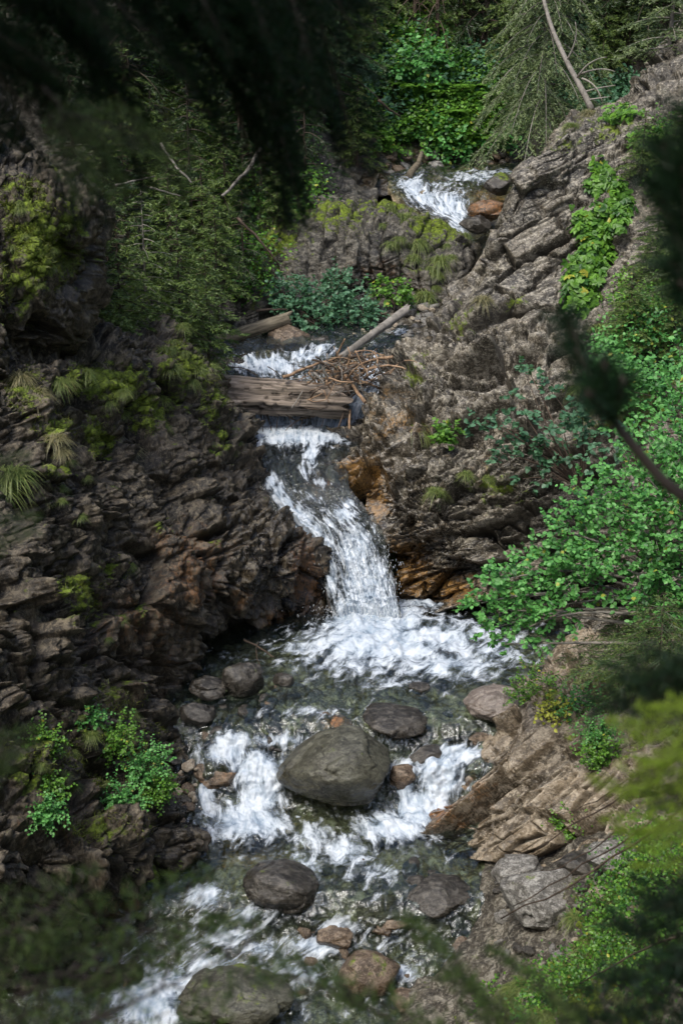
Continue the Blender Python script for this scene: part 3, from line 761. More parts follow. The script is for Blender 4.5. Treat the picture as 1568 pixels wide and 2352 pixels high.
def disp_low(W, uv, px, py, fo):
    q = W * np.array([1.6, 1.0, 1.0])
    d = fbm(q * 1.6, 4, 201) * .035 + ridged(q * 4.5, 3, 203) * .012
    d = d + np.clip(fo, 0, 1) * (fbm(W * 5, 3, 205) * .05 + .03)
    # steps: rapids between the two pools are bumpy
    fo += .16 * (np.exp(-((py - 1770) / 70) ** 2) + np.exp(-((py - 2200) / 140) ** 2)) + .05 * np.exp(-((py - 1950) / 60) ** 2)
    rap = np.exp(-((py - 1770) / 70) ** 2) + np.exp(-((py - 2230) / 120) ** 2) * .9
    d = d + rap * (fbm(W * 2.3, 4, 207) * .12)
    # boil at the foot of the fall
    d = d + .10 * np.exp(-(((px - 850) / 110) ** 2 + ((py - 1440) / 40) ** 2))
    return d
lowfoam = [(860, 1435, 120, 46, 1.2), (880, 1480, 200, 52, .88), (1000, 1470, 180, 55, .66), (850, 1525, 240, 36, .50), (1030, 1530, 160, 40, .66), (900, 1570, 180, 22, .38),
           (1120, 1500, 120, 50, .5), (720, 1490, 110, 30, .5), (960, 1390, 110, 14, .62),
           (590, 1770, 55, 50, .78), (540, 1700, 70, 26, .58), (600, 1835, 50, 45, .85), (570, 1890, 100, 45, .92), (640, 1700, 90, 20, .55), (470, 1830, 30, 40, .6), (520, 1730, 60, 30, .7),
           (1010, 1780, 50, 60, .95), (960, 1860, 60, 45, 1.1), (1050, 1730, 60, 25, .8), (930, 1800, 30, 50, .7), (900, 1900, 90, 40, .85), (800, 1960, 70, 50, .5), (850, 2000, 100, 40, .36),
           (720, 1920, 60, 40, .45), (700, 1990, 60, 50, .45),
           (470, 2060, 45, 30, .75), (560, 2100, 50, 24, .5), (520, 2150, 70, 28, .55), (600, 2180, 60, 22, .45), (730, 2170, 70, 22, .65), (770, 2130, 60, 22, .5), (480, 2230, 60, 40, .6),
           (340, 2300, 80, 70, 1.0), (400, 2260, 60, 40, .7), (150, 2290, 30, 20, .7), (690, 2240, 60, 22, .55), (900, 2230, 60, 20, .5), (620, 2320, 80, 40, .35), (700, 1640, 120, 20, .3), (900, 1700, 60, 20, .4)]
poolw = water('stream', LOW, 900, 620, M['pool'], lowfoam, disp_low, base=.19)

def disp_fall(W, uv, px, py, fo):
    steep = sstep(1140, 1230, py)
    s = uv * np.array([9, .9, 0]) + np.array([0, 0, 3.3])
    d = ridged(s, 4, 221) * (.015 + .045 * steep) + fbm(uv * np.array([3, 1.5, 0]), 3, 223) * (.03 + .05 * steep)
    mid = np.linspace(-1, 1, W.shape[1])[None] ** 2
    chop = (fbm(W * 11, 3, 225) * .030 + ridged(W * np.array([9, 9, 3.5]), 2, 226) * .018) * (.35 + steep)
    edge = sstep(.78, 1.0, np.sqrt(mid)); fo -= edge * .22
    return d + chop + (.10 + .10 * steep) * (1 - mid) - .05 - .35 * sstep(1400, 1440, py)
fallfoam = [(845, 1420, 100, 60, 1.3), (840, 1350, 66, 70, 1.1), (815, 1270, 50, 55, .92), (790, 1195, 34, 36, .8), (800, 1160, 20, 20, .6), (748, 1280, 20, 60, .95), (725, 1245, 22, 40, 1.0), (700, 1212, 24, 36, 1.0), (680, 1188, 22, 30, 1.0), (658, 1162, 20, 30, 1.0), (640, 1135, 18, 26, .9), (622, 1108, 16, 24, .8), (760, 1230, 30, 60, .55), (720, 1150, 40, 20, .4),
            (690, 1010, 130, 22, .9), (640, 1000, 90, 18, .85), (715, 1045, 22, 40, .75), (700, 1085, 16, 30, .5), (740, 1110, 30, 10, .35), (760, 1340, 20, 60, .8), (800, 985, 50, 20, .7)]
fallp = water('waterfall', FALL, 620, 320, M['fall'], fallfoam, disp_fall, base=.20)
upfoam = [(640, 975, 120, 40, .75), (760, 975, 60, 60, .85), (620, 840, 90, 26, .95), (560, 830, 60, 20, .9), (700, 815, 60, 18, .8), (740, 800, 40, 16, .7), (850, 880, 40, 80, .85), (820, 930, 30, 50, .9), (930, 765, 50, 10, .6), (700, 900, 150, 50, .6)]
upw = water('stream', UPPER, 300, 340, M['fall'], upfoam, lambda W, uv, px, py, fo: fbm(W * 3.5, 4, 231) * .04 + ridged(uv * np.array([8, 1.2, 0]), 3, 233) * .02, base=.12)
topfoam = [(940, 425, 40, 22, .9), (980, 455, 50, 35, .9), (1130, 400, 70, 10, .7), (950, 430, 30, 40, 1.0), (1030, 470, 55, 40, 1.0), (1050, 500, 30, 40, .95), (1060, 530, 25, 30, .7), (1100, 410, 90, 16, .75), (1160, 395, 50, 8, .8), (1000, 425, 90, 14, .6), (1090, 580, 20, 20, .35)]
topw = water('waterfall', TOP, 420, 300, M['fall'], topfoam, lambda W, uv, px, py, fo: fbm(W * 2.2, 4, 241) * .07 + ridged(uv * np.array([6, 1.0, 0]), 3, 243) * .035, base=.05)
#END_SETTING
#OBJECTS
# ================================================================== OBJECTS
import bmesh
def Yz(y, z):
    return (CAM_H - z) / math.tan(R(PITCH) + math.atan((y - 1176) / 1176 * .36))
_ly = np.array([r[0] for r in LOW][::-1]); _lY = np.array([r[3] for r in LOW][::-1])
def ZW(y):
    return float(P(784, y, np.interp(y, _ly, _lY))[2])

def surf_Y(p):
    fx, fy, fY = p.px.ravel()[::7], p.py.ravel()[::7], p.W[..., 1].ravel()[::7]
    def f(x, y):
        d = (fx - x) ** 2 + (fy - y) ** 2; k = d.argmin()
        return float(fY[k]) - .02 if d[k] < 200 else None
    return f
sy_bank = surf_Y(bank)
_ico = {}
def ico(sub):
    if sub not in _ico:
        bm = bmesh.new(); bmesh.ops.create_icosphere(bm, subdivisions=sub, radius=1)
        _ico[sub] = (np.array([v.co[:] for v in bm.verts]), np.array([[v.index for v in f.verts] for f in bm.faces])); bm.free()
    return _ico[sub]

def rock_mesh(name, mat, size, seed, sub=5, ang=.35, rot=0, moss=0., rust=0., wetlow=0., fl=0.1, lump=.16, wedge=0):
    """a single stone: size = full extents"""
    V, F = ico(sub)
    p = V * 1.0
    off = seed * 3.7
    d = 1 + fbm(p * .9 + off, 3, seed) * lump
    F1, F2, ra, o = worley((p + off) / 1.1, seed + 3)
    d = d + ((ra - .5) * o).sum(-1) * ang
    p = p * d[:, None]
    # planed sides
    rr = np.random.default_rng(seed)
    for k in range(10):
        n = norm(rr.normal(size=3)); c = .70 + .24 * rr.random()
        e = (p @ n) - c
        p = p - np.where(e > 0, e * (1 - fl) * min(1, ang * 2.8), 0)[:, None] * n
    p = p * (1 + fbm(V * 7 + off, 3, seed + 9) * .012 + fbm(V * 22, 2, seed + 10)* .006)[:, None]
    if wedge: p[:, 2] *= np.interp(p[:, 0], [-1, -.5, .15, .5, .8, 1.1], [.55, .80, 1.12, 1.15, .85, .6]) * .96
    p = p * (np.asarray(size) / 2)
    c, s_ = math.cos(R(rot)), math.sin(R(rot))
    p = p @ np.array([[c, 0, s_], [0, 1, 0], [-s_, 0, c]]).T
    z = p[:, 2] / (p[:, 2].max() + 1e-6)
    wet = np.clip(wetlow * sstep(.35 + .25 * fbm(V * 2.2 + off, 2, seed + 30), -.15, z), 0, 1)
    return mesh_np(name, p, None, F, mat, None, {'moss': moss * sstep(0, .8, z) , 'rust': rust * sstep(.3, -.6, z) if rust < 1 else np.full(len(p), (rust - .9)), 'wet': wet, 'tone': np.full(len(p), .5)})

def boulder(label, x, y, w_, h_, mat, seed, Y=None, deep=.8, rot=0, group=None, name='boulder', cat='boulder', bankp=None, **kw):
    if Y is None: Y = Yz(y + h_ / 2, ZW(y + h_ / 2)) + .12
    c = P(x, y, Y); m = mpp(c)
    sx = w_ * m; sz = h_ * m * .92
    if bankp is not None: Yb = sy_bank(x, y + h_ * .25); c = P(x, y, (Yb or Y) + .05)
    o = rock_mesh(name, M[mat], (sx, max(sx * deep, sz), sz * 1.15), seed, rot=rot, **kw)
    o.location = c + np.array([0, sx * deep * .3, 0])
    tag(o, label, cat, group)
    return o

boulder('big smooth green-grey boulder standing in the middle of the rapids', 772, 1800, 276, 172, 'b_green', 5, deep=.8, rot=-6, ang=.22, lump=.10, wedge=1, wetlow=1, moss=.12, sub=6, rust=.2)
boulder('smooth pinkish boulder at the right edge of the pool', 1141, 1636, 150, 78, 'b_pink', 8, rot=-4, ang=.25, sub=6, wetlow=.5, Y=17.25)
boulder('wet dark rock with water sliding over it behind the big boulder', 912, 1676, 160, 48, 'b_dark', 9, rot=6, ang=.4, wetlow=1, Y=17.0)
boulder('rounded dark boulder under the left cliff beside the pool', 556, 1574, 104, 84, 'b_dark', 12, ang=.3, wetlow=.6, sub=6, moss=.25)
boulder('flat dark rock left of the rounded boulder under the cliff', 478, 1592, 90, 50, 'b_dark', 14, ang=.5)
boulder('small dark stone just right of the rounded boulder under the cliff', 652, 1568, 52, 36, 'b_dark', 15, ang=.3)
boulder('low dark rock at the waterline below the flat dark rock', 450, 1650, 90, 60, 'b_dark', 16, ang=.5)
boulder('small dark rock between the left cliff and the first white rapid', 500, 1690, 60, 36, 'b_dark', 17, ang=.5)
boulder('orange brown rock with white water around it at the left', 498, 1792, 108, 64, 'b_brown', 18, ang=.45, wetlow=.8, rust=1.2)
boulder('low orange rock under shallow water above the big boulder', 750, 1672, 100, 34, 'b_brown', 19, ang=.3, rust=1.5, wetlow=.6)
boulder('wet brown rock in the small cascade right of the big boulder', 925, 1795, 60, 70, 'b_brown', 20, ang=.4, rust=1.1, wetlow=1)
boulder('wet brown rock between the two right hand rapids', 985, 1750, 90, 50, 'b_dark', 21, ang=.4)
boulder('brown rock poking up at the top of the right hand rapid', 1100, 1705, 60, 34, 'b_brown', 23, ang=.4, wetlow=1)
boulder('dark submerged rock right of the foam in the pool', 965, 1585, 50, 24, 'b_dark', 24, ang=.4)
boulder('round dark mossy boulder with water around it at lower centre left', 645, 2068, 190, 105, 'b_dark', 26, ang=.2, moss=.25, wetlow=1, sub=6)
boulder('reddish brown rock in the lower rapids below the dark mossy boulder', 770, 2165, 110, 56, 'b_brown', 27, ang=.4, wetlow=1)
boulder('flat brown rock in the lower rapids at the centre', 880, 2125, 150, 62, 'b_brown', 28, ang=.4, wetlow=1)
boulder('big greenish boulder cut by the bottom edge of the picture', 545, 2325, 235, 95, 'b_green', 30, ang=.3, moss=.3, wetlow=.6, sub=6)
boulder('grey green boulder left of the big greenish one at the bottom edge', 455, 2335, 110, 70, 'b_green', 31, ang=.3, wetlow=.5)
boulder('mossy brown boulder near the bottom right of the stream', 845, 2262, 150, 90, 'b_brown', 33, ang=.3, moss=.4, wetlow=.8)
boulder('small angular brown rock right of the mossy brown boulder', 935, 2310, 80, 44, 'b_brown', 34, ang=.5)
boulder('dark rock beside the bank below the quiet pool', 1010, 2080, 170, 80, 'b_dark', 35, ang=.4, wetlow=.5)
boulder('reddish slab shaped rock at the bank near the bottom', 1060, 2190, 70, 60, 'b_brown', 36, ang=.4)
boulder('mossy grey green boulder at the foot of the tan ledge', 1255, 1945, 110, 62, 'b_green', 37, Y=15.0, ang=.3, moss=.3, bankp=1)
boulder('large pale grey boulder on the right bank', 1260, 2085, 190, 110, 'b_grey', 38, Y=14.0, ang=.45, bankp=1, moss=.25, sub=6)
boulder('long grey boulder lying below the mossy one on the right bank', 1190, 2020, 130, 70, 'b_grey', 39, Y=14.6, ang=.5, bankp=1)
boulder('dark grey stone wedged between the pale boulders of the right bank', 1330, 2000, 90, 44, 'b_dark', 40, Y=14.2, ang=.3, bankp=1)
boulder('grey boulder at the right end of the bank rocks', 1410, 1985, 120, 60, 'b_grey', 41, Y=13.7, ang=.5, bankp=1)
boulder('brown angular boulder beside the fallen log above the log bridge', 664, 787, 104, 62, 'b_brown', 42, Y=26.2, ang=.7, rot=18)
boulder('dark brown rock right of the angular boulder above the log bridge', 735, 795, 60, 46, 'b_dark', 43, Y=26.1, ang=.6)
boulder('mossy rock in the upper waterfall next to the leaning slab', 1145, 425, 70, 46, 'b_dark', 44, Y=31.6, moss=.6, ang=.4)
boulder('orange brown rock below the mossy one in the upper waterfall', 1115, 490, 90, 56, 'b_brown', 45, Y=30.6, rust=1.5, ang=.5, wetlow=.5)
boulder('dark wet rock at the foot of the upper waterfall', 1095, 520, 70, 36, 'b_dark', 46, Y=30.2, ang=.4)
boulder('grey angular stone on the far shore above the upper waterfall', 1002, 388, 40, 34, 'b_grey', 47, Y=35.2, ang=.6)
boulder('pale grey stone on the underwater shelf near the lower left corner', 150, 2290, 60, 34, 'b_grey', 48, ang=.4)

# --- small stones: prototypes and copies
protos = {}
def stones(n, region, label, group, mats, size, zf, seed):
    rr = np.random.default_rng(seed)
    for k in range(n):
        x0, y0, x1, y1 = region
        x = x0 + (x1 - x0) * rr.random(); y = y0 + (y1 - y0) * rr.random()
        Y = zf(x, y)
        if Y is None: continue
        c = P(x, y, Y); mt = mats[int(rr.integers(len(mats)))]; v = int(rr.integers(4))
        key = (mt, v)
        if key not in protos:
            protos[key] = rock_mesh('stone', M[mt], (1, .8, .6), 300 + v * 7 + len(mt), sub=4, ang=.7, wetlow=.3)
            o = protos[key]
        else:
            o = protos[key].copy(); COL.objects.link(o)
        sz = size[0] + (size[1] - size[0]) * rr.random() ** 2
        o.location = c; o.scale = (sz, sz * (.7 + .5 * rr.random()), sz * (.7 + .4 * rr.random()))
        o.rotation_euler = (rr.random() * .6, rr.random() * .6, rr.random() * 6.28)
        tag(o, label, 'stone', group)
# gravel bar above the log bridge
bar = patch('gravel_bar', [
    [(700, 680, 27.9), (800, 672, 28.2), (900, 668, 28.4), (980, 670, 28.4), (1060, 670, 28.2)],
    [(690, 720, 27.4), (800, 715, 27.5), (900, 705, 27.6), (980, 705, 27.6), (1060, 705, 27.4)],
    [(700, 760, 26.9), (790, 752, 26.9), (880, 748, 27.0), (960, 745, 26.9), (1040, 740, 26.7)],
    [(720, 790, 26.5), (800, 780, 26.4), (880, 775, 26.4), (950, 770, 26.3), (1020, 765, 26.2)],
    [(720, 815, 26.3), (800, 800, 26.1), (880, 800, 25.9), (940, 790, 25.9), (1000, 785, 25.9)],
], 120, 200, [lambda W: (.5 - worley(W / .22, 325)[0]) * .12, lambda W: (.5 - worley(W / .09, 327)[0]) * .04], M['gravel'])
stones(100, (800, 704, 1000, 778), 'pale grey broken stone on the gravel bar above the log bridge', 'loose stones of the upper gravel bar', ['b_grey', 'b_grey', 'b_tan'], (.10, .30), surf_Y(bar), 5)
stones(44, (850, 352, 1170, 398), 'dark angular stone along the far shore above the upper waterfall', 'stones of the far shore', ['b_dark', 'b_grey', 'b_brown'], (.18, .50), surf_Y(hill), 6)
stones(80, (1120, 1930, 1480, 2200), 'grey stone among the boulders of the right bank', 'loose stones of the right bank', ['b_grey', 'b_grey', 'b_tan', 'b_dark'], (.08, .30), surf_Y(bank), 7)
stones(46, (0, 2080, 420, 2340), 'brown stone on the stony shore at the lower left', 'loose stones of the lower left shore', ['b_brown', 'b_grey', 'b_dark'], (.08, .26), surf_Y(cliff), 8)
stones(36, (400, 1560, 640, 1740), 'dark wet stone at the foot of the left cliff', 'stones at the foot of the left cliff', ['b_dark', 'b_dark', 'b_brown'], (.12, .36), lambda x, y: Yz(y, ZW(y) - .03), 9)
stones(34, (560, 1960, 1080, 2340), 'wet brown stone breaking the lower rapids', 'stones breaking the lower rapids', ['b_dark', 'b_brown'], (.15, .45), lambda x, y: Yz(y, ZW(y) - .05), 10)
stones(22, (600, 1640, 1100, 1740), 'wet stone at the lip between the two pools', 'stones at the lip of the pool', ['b_dark', 'b_brown'], (.15, .45), lambda x, y: Yz(y, ZW(y) - .07), 12)
stones(30, (380, 1740, 450, 1960), 'tan and black stone along the left shore beside the rapid', 'stones along the left shore', ['b_brown', 'b_tan', 'b_dark'], (.08, .25), lambda x, y: Yz(y, ZW(y) + .02), 13)

# --- the weathered log bridging the gorge
def log_mesh(name, p0, p1, r0, r1, mat, parent=None, seed=1, rough=.12, m=160, n=56, split=True):
    p0 = np.asarray(p0); p1 = np.asarray(p1)
    L = np.linalg.norm(p1 - p0); d = (p1 - p0) / L
    a = norm(np.cross(d, [0, 0, 1.])); b = np.cross(a, d)
    t = np.linspace(0, 1, m)[:, None]; th = (np.arange(n) / n * 2 * math.pi)[None]
    r = r0 + (r1 - r0) * t + 0 * th
    q = np.stack([t * L * .7 + 0 * th, np.cos(th) * 2.2 + 0 * t, np.sin(th) * 2.2 + 0 * t], -1) + seed * 5
    r = r * (1 + fbm(q * np.array([.9, 1, 1]), 3, seed) * rough)
    if split:
        F1, F2, ra, o = worley(q * np.array([.7, 3.6, 3.6]) + np.stack([fbm(q * 1.5, 2, 8)] * 3, -1) * .35, seed + 4)
        r = r * (1 + (ra[..., 0] - .5) * .22 - .16 * np.exp(-((F2 - F1) / .08) ** 2))
    r = r * (1 + fbm(q * np.array([1.5, 9, 9]), 2, seed + 6) * .03)
    e = np.minimum(t, 1 - t) * L
    jag = (vnoise(np.stack([np.cos(th) * 3 + 0 * t, np.sin(th) * 3 + 0 * t, 0 * r + seed], -1), 9) * .12)
    V = p0 + (t * L + np.where(t < .5, -1, 1) * np.exp(-e * 9) * (jag + .0))[..., None] * d + r[..., None] * (np.cos(th)[..., None] * a + np.sin(th)[..., None] * b)
    V = V.reshape(-1, 3)
    i = np.arange(m - 1)[:, None] * n; j = np.arange(n)[None]; k = (j + 1) % n
    Q = np.stack([i + j, i + k, i + n + k, i + n + j], -1).reshape(-1, 4)
    V = np.concatenate([V, [p0 + d * .06], [p1 - d * .06]]); jj = np.arange(n); kk = (jj + 1) % n
    T = np.concatenate([np.stack([np.full(n, m * n), kk, jj], -1), np.stack([np.full(n, m * n + 1), (m - 1) * n + jj, (m - 1) * n + kk], -1)])
    var = np.concatenate([(.5 + .5 * (r / r.mean() - 1) * 3).ravel(), [.5, .5]])
    # object axis runs along the log so that the grain follows it
    B = np.stack([d, a, b], 1)
    o = mesh_np(name, (V - p0) @ B, Q, T, mat, parent, {'var': np.clip(var, 0, 1)}, smooth=False)
    from mathutils import Matrix
    mw = Matrix([list(B[k_]) + [p0[k_]] for k_ in range(3)] + [[0, 0, 0, 1]])
    o.matrix_world = mw
    return o
o = log_mesh('fallen_log', P(520, 905, 23.75), P(800, 922, 23.7), .345, .30, M['log'], seed=3)
tag(o, 'thick weathered split log bridging the gorge above the white water', 'log')
o = log_mesh('fallen_log', P(488, 786, 26.0), P(668, 730, 26.6), .115, .125, M['oldlog'], seed=5, rough=.06, split=False, n=24)
tag(o, 'old mossy log lying left of the leafy bush above the log bridge', 'log')
o = log_mesh('fallen_log', P(772, 828, 24.9), P(938, 708, 26.6), .062, .085, M['greybark'], seed=7, rough=.06, split=False, n=24)
tag(o, 'long grey trunk leaning over the stick jam onto the gravel bar', 'log')

def curve_obj(name, pts, rad, mat, label=None, cat=None, group=None, parent=None, n=6):
    a = Acc(); pts = np.asarray(pts); org = pts[0].copy()
    tube(a, pts - org, rad, n)
    o = a.build(name, M[mat], parent)
    o.location = org
    if label: tag(o, label, cat, group)
    return o
def stick(x0, y0, Y0, x1, y1, Y1, r, mat, label, bend=.08, seed=0, group=None):
    a, b = P(x0, y0, Y0), P(x1, y1, Y1); rr = np.random.default_rng(seed + 50)
    mid = (a + b) / 2 + rr.normal(size=3) * np.linalg.norm(b - a) * bend
    p = bez(a, mid, b, 9); p[1:-1] += rr.normal(size=(7, 3)) * np.linalg.norm(b - a) * .008
    return curve_obj('stick', p, np.linspace(r, r * .55, 9), mat, label, 'stick', group)
stick(650, 866, 23.5, 785, 816, 24.3, .030, 'stick', 'long pale stripped stick slanting up over the left of the jam', .05, 1)
stick(838, 924, 23.2, 776, 838, 24.0, .034, 'stick', 'thick pale stick pointing down to the right across the jam front', .03, 2)
stick(902, 820, 23.6, 780, 842, 23.9, .030, 'stick', 'pale stick pointing right at the top of the jam', .03, 3)
stick(862, 840, 23.6, 795, 880, 23.7, .026, 'stick', 'short pale stick below the one pointing right in the jam', .03, 4)
stick(798, 1005, 23.3, 804, 940, 23.5, .030, 'stick', 'reddish stick hanging upright below the right end of the jam', .03, 5)
stick(776, 985, 23.3, 812, 905, 23.6, .018, 'darkstick', 'thin dark stick hanging from the jam left of the reddish one', .05, 6)
stick(770, 826, 24.2, 792, 778, 24.0, .020, 'stick', 'pale stick standing upright from the top of the jam', .08, 7)
stick(744, 896, 23.35, 756, 925, 23.3, .012, 'stick', 'tiny forked pale twig lying on the front of the big log', .05, 8)
rr = np.random.default_rng(5)
for k in range(190):
    a = rr.normal() * .6; rx, ry = 96, 34
    x = 790 + rr.normal() * .55 * rx; y = 864 - (x - 795) * .30 + rr.uniform(-1, 1) * ry
    L = rr.uniform(25, 105); th = rr.normal() * .75 - .3
    if rr.random() < .25: th += 1.2
    Y = rr.uniform(23.3, 24.3)
    dk = rr.random() < .4
    stick(x - math.cos(th) * L / 2, y - math.sin(th) * L / 2, Y + rr.normal() * .15, x + math.cos(th) * L / 2, y + math.sin(th) * L / 2, Y + rr.normal() * .15,
          rr.uniform(.005, .012) + .022 * rr.random() ** 3, 'darkstick' if dk else ('stick' if k % 2 else 'greybark'),
          'thin dark stick tangled in the jam at the right of the log' if dk else 'thin pale stick tangled in the jam at the right of the log', .2, 100 + k,
          'dark sticks of the jam' if dk else 'pale sticks of the jam')
# broken roots hanging under the log, twigs rising over it
for k, (x0, y0, x1, y1, b_) in enumerate([(600, 950, 606, 1004, .1), (614, 950, 628, 1012, .2), (640, 952, 634, 990, .1), (655, 952, 672, 985, .3), (700, 954, 690, 985, .1), (725, 955, 655, 990, .35), (745, 956, 738, 982, .1), (585, 948, 588, 990, .1), (612, 952, 606, 970, .2)]):
    stick(x0, y0, 23.6, x1, y1, 23.5, .010, 'darkstick', 'thin dark broken root hanging under the big log', b_ * .5, 300 + k, 'roots hanging under the big log')
stick(505, 845, 24.2, 592, 868, 23.7, .011, 'darkstick', 'thin dark twig arching over the left end of the big log', .25, 330)
stick(675, 868, 23.7, 674, 834, 23.7, .010, 'darkstick', 'short dark twig standing upright on the big log', .05, 331)
stick(614, 842, 23.8, 650, 868, 23.7, .009, 'darkstick', 'small dark twig leaning on the top of the big log', .1, 332)
stick(590, 714, 26.6, 668, 712, 27.0, .03, 'darkstick', 'dark broken branch lying above the mossy log', .05, 333)
stick(920, 640, 27.6, 905, 720, 27.2, .012, 'darkstick', 'thin dark branch in front of the middle knoll', .2, 334)
stick(560, 1470, 19.2, 655, 1532, 18.7, .018, 'darkstick', 'thin dead branch reaching from the cliff foot over the pool', .1, 335)
stick(594, 1475, 19.2, 598, 1530, 18.6, .010, 'darkstick', 'thin dead twig hanging down beside the pool branch', .1, 336)

# ------------------------------------------------------------------ plants
def bush(name, label, cat, base, clumps, mat, leaf, ntw, nlf, seed, group=None, wood='twig', twl=None, stem=.02, up=.55, face=None, limbs=True):
    """stems from the base to each clump; twigs in the clump with leaves set along them"""
    rr = np.random.default_rng(seed); base = np.asarray(base, float)
    root = empty(name, base, label, cat, group)
    wa, la = Acc(), Acc()
    for ci, (c, r) in enumerate(clumps):
        c = np.asarray(c, float) - base
        if limbs:
            mid = c * .5 + np.array([0, 0, .15 * np.linalg.norm(c)]) + rr.normal(size=3) * .1 * np.linalg.norm(c)
            tube(wa, bez([0, 0, 0], mid, c, 10), np.linspace(stem, stem * .3, 10), 5, rr.random())
        n = int(ntw * (r / .4) ** 2) if twl is None else ntw
        st = c + rr.normal(size=(n, 3)) * r * .42
        d = norm(st - c + rr.normal(size=(n, 3)) * r * .35 + np.array([0, 0, .12 * r]))
        tl = (twl or r * .7) * rr.uniform(.5, 1.1, n)
        cards(wa, st, d, norm(rr.normal(size=(n, 3))), tl, .008, rr.random(n), 'need')
        k = nlf
        s = (np.arange(k) + .5) / k
        pos = st[:, None] + d[:, None] * (tl[:, None] * s[None])[..., None]
        pos[..., 2] -= (tl[:, None] * s[None]) ** 2 * .25
        side = norm(np.cross(d, [0, 0, 1.]))[:, None] * np.where(np.arange(k) % 2, 1, -1)[None, :, None]
        dr = norm(side * 1.0 + d[:, None] * .7 + rr.normal(size=pos.shape) * .35 + np.array([0, -.1, -.15]))
        nm = norm(np.array([0, -.25, up]) + rr.normal(size=pos.shape) * .33)
        var = np.clip(rr.normal(.5, .22, (n, k)), 0, .9); var = np.where(rr.random((n, k)) < .012, .98, var)
        cards(la, pos.reshape(-1, 3), dr.reshape(-1, 3), nm.reshape(-1, 3), leaf * rr.uniform(.6, 1.15, n * k), leaf * rr.uniform(.75, 1.0, n * k), var.ravel())
    la.build('leaves', M[mat], root, smooth=False)
    wa.build('stem', M[wood], root)
    return root
def cl(lst): # (x, y, Y, r in frame pixels)
    out = []
    for (x, y, Y, r) in lst:
        c = P(x, y, Y); out.append((c, r * float(mpp(c))))
    return out
bush('shrub', 'large green leafy shrub reaching over the pool from the right', 'shrub', P(1720, 1480, 14.6), cl([
    (1105, 1385, 15.9, 42), (1125, 1445, 15.8, 34), (1170, 1335, 15.9, 52), (1165, 1400, 15.9, 48), (1240, 1290, 15.8, 62), (1215, 1370, 15.7, 56), (1205, 1445, 15.6, 46), (1310, 1225, 15.7, 68), (1310, 1310, 15.5, 70), (1290, 1390, 15.5, 60),
    (1390, 1150, 15.6, 76), (1400, 1240, 15.4, 80), (1400, 1330, 15.3, 74), (1480, 1090, 15.4, 80), (1490, 1190, 15.1, 84), (1500, 1290, 15.0, 84), (1560, 1000, 15.3, 80), (1580, 1120, 14.9, 90), (1590, 1240, 14.8, 90), (1580, 1350, 14.8, 80),
    (1500, 1380, 14.9, 60), (1340, 1150, 15.9, 56), (1640, 1050, 14.8, 90), (1680, 1200, 14.6, 100), (1700, 1330, 14.6, 100), (1150, 1480, 15.8, 24), (1130, 1340, 16, 30)]),
    'alder', .068, 64, 8, 1, stem=.03, wood='greybark')
bush('shrub', 'thin blue-green shrub growing on the rock wall above the large shrub', 'shrub', P(1330, 1120, 20.6), cl([
    (1105, 960, 20.9, 34), (1085, 975, 20.9, 22), (1160, 985, 20.9, 40), (1215, 1000, 20.8, 44), (1190, 925, 21.2, 34), (1210, 870, 21.4, 30), (1265, 900, 21.2, 34), (1150, 1040, 20.8, 36), (1230, 1060, 20.6, 40), (1290, 980, 20.7, 48), (1270, 1070, 20.5, 36),
    (1200, 1100, 20.6, 24), (1340, 1030, 20.4, 60), (1380, 960, 20.5, 60), (1200, 830, 21.6, 18), (1330, 930, 20.8, 44)]), 'bluegreen', .10, 26, 6, 2)
bush('shrub', 'light green shrub at the right edge above the pine branch', 'shrub', P(1640, 1000, 17.5), cl([
    (1540, 930, 17.4, 60), (1480, 960, 17.6, 50), (1580, 870, 17.6, 60), (1450, 900, 18, 44), (1500, 860, 18, 40), (1440, 1010, 17.6, 40), (1560, 800, 18, 40)]), 'alder', .085, 30, 6, 3)
bush('bush', 'dense leafy bush below the middle knoll beside the gravel bar', 'bush', P(735, 755, 27.0), cl([
    (690, 690, 27.2, 44), (740, 680, 27.3, 48), (790, 690, 27.3, 40), (700, 735, 26.9, 42), (760, 735, 26.9, 44), (820, 715, 27.0, 36), (845, 730, 27, 24), (660, 715, 27.1, 30), (650, 670, 27.4, 26), (780, 650, 27.6, 28)]), 'bluegreen', .085, 44, 7, 4, twl=.28)
bush('bush', 'small bright leafy plant on the rock wall right of the grass tuft', 'plant', P(1025, 1010, 22.3), cl([(1010, 990, 22.2, 16), (1035, 990, 22.2, 18), (1025, 1012, 22.2, 14)]), 'leaf', .085, 16, 6, 5, twl=.16)
bush('bush', 'pale feathery plant in front of the middle knoll', 'plant', P(905, 700, 27.4), cl([(890, 668, 27.4, 24), (920, 675, 27.4, 22), (870, 660, 27.4, 16), (930, 700, 27.3, 18)]), 'leaf', .09, 18, 6, 6, twl=.25)
bush('plant', 'yellow leaved plant on top of the tan ledge', 'plant', P(1278, 1640, 16.6), cl([(1275, 1625, 16.5, 24), (1300, 1640, 16.5, 16), (1258, 1632, 16.5, 12)]), 'yellow', .06, 12, 5, 7, twl=.22)
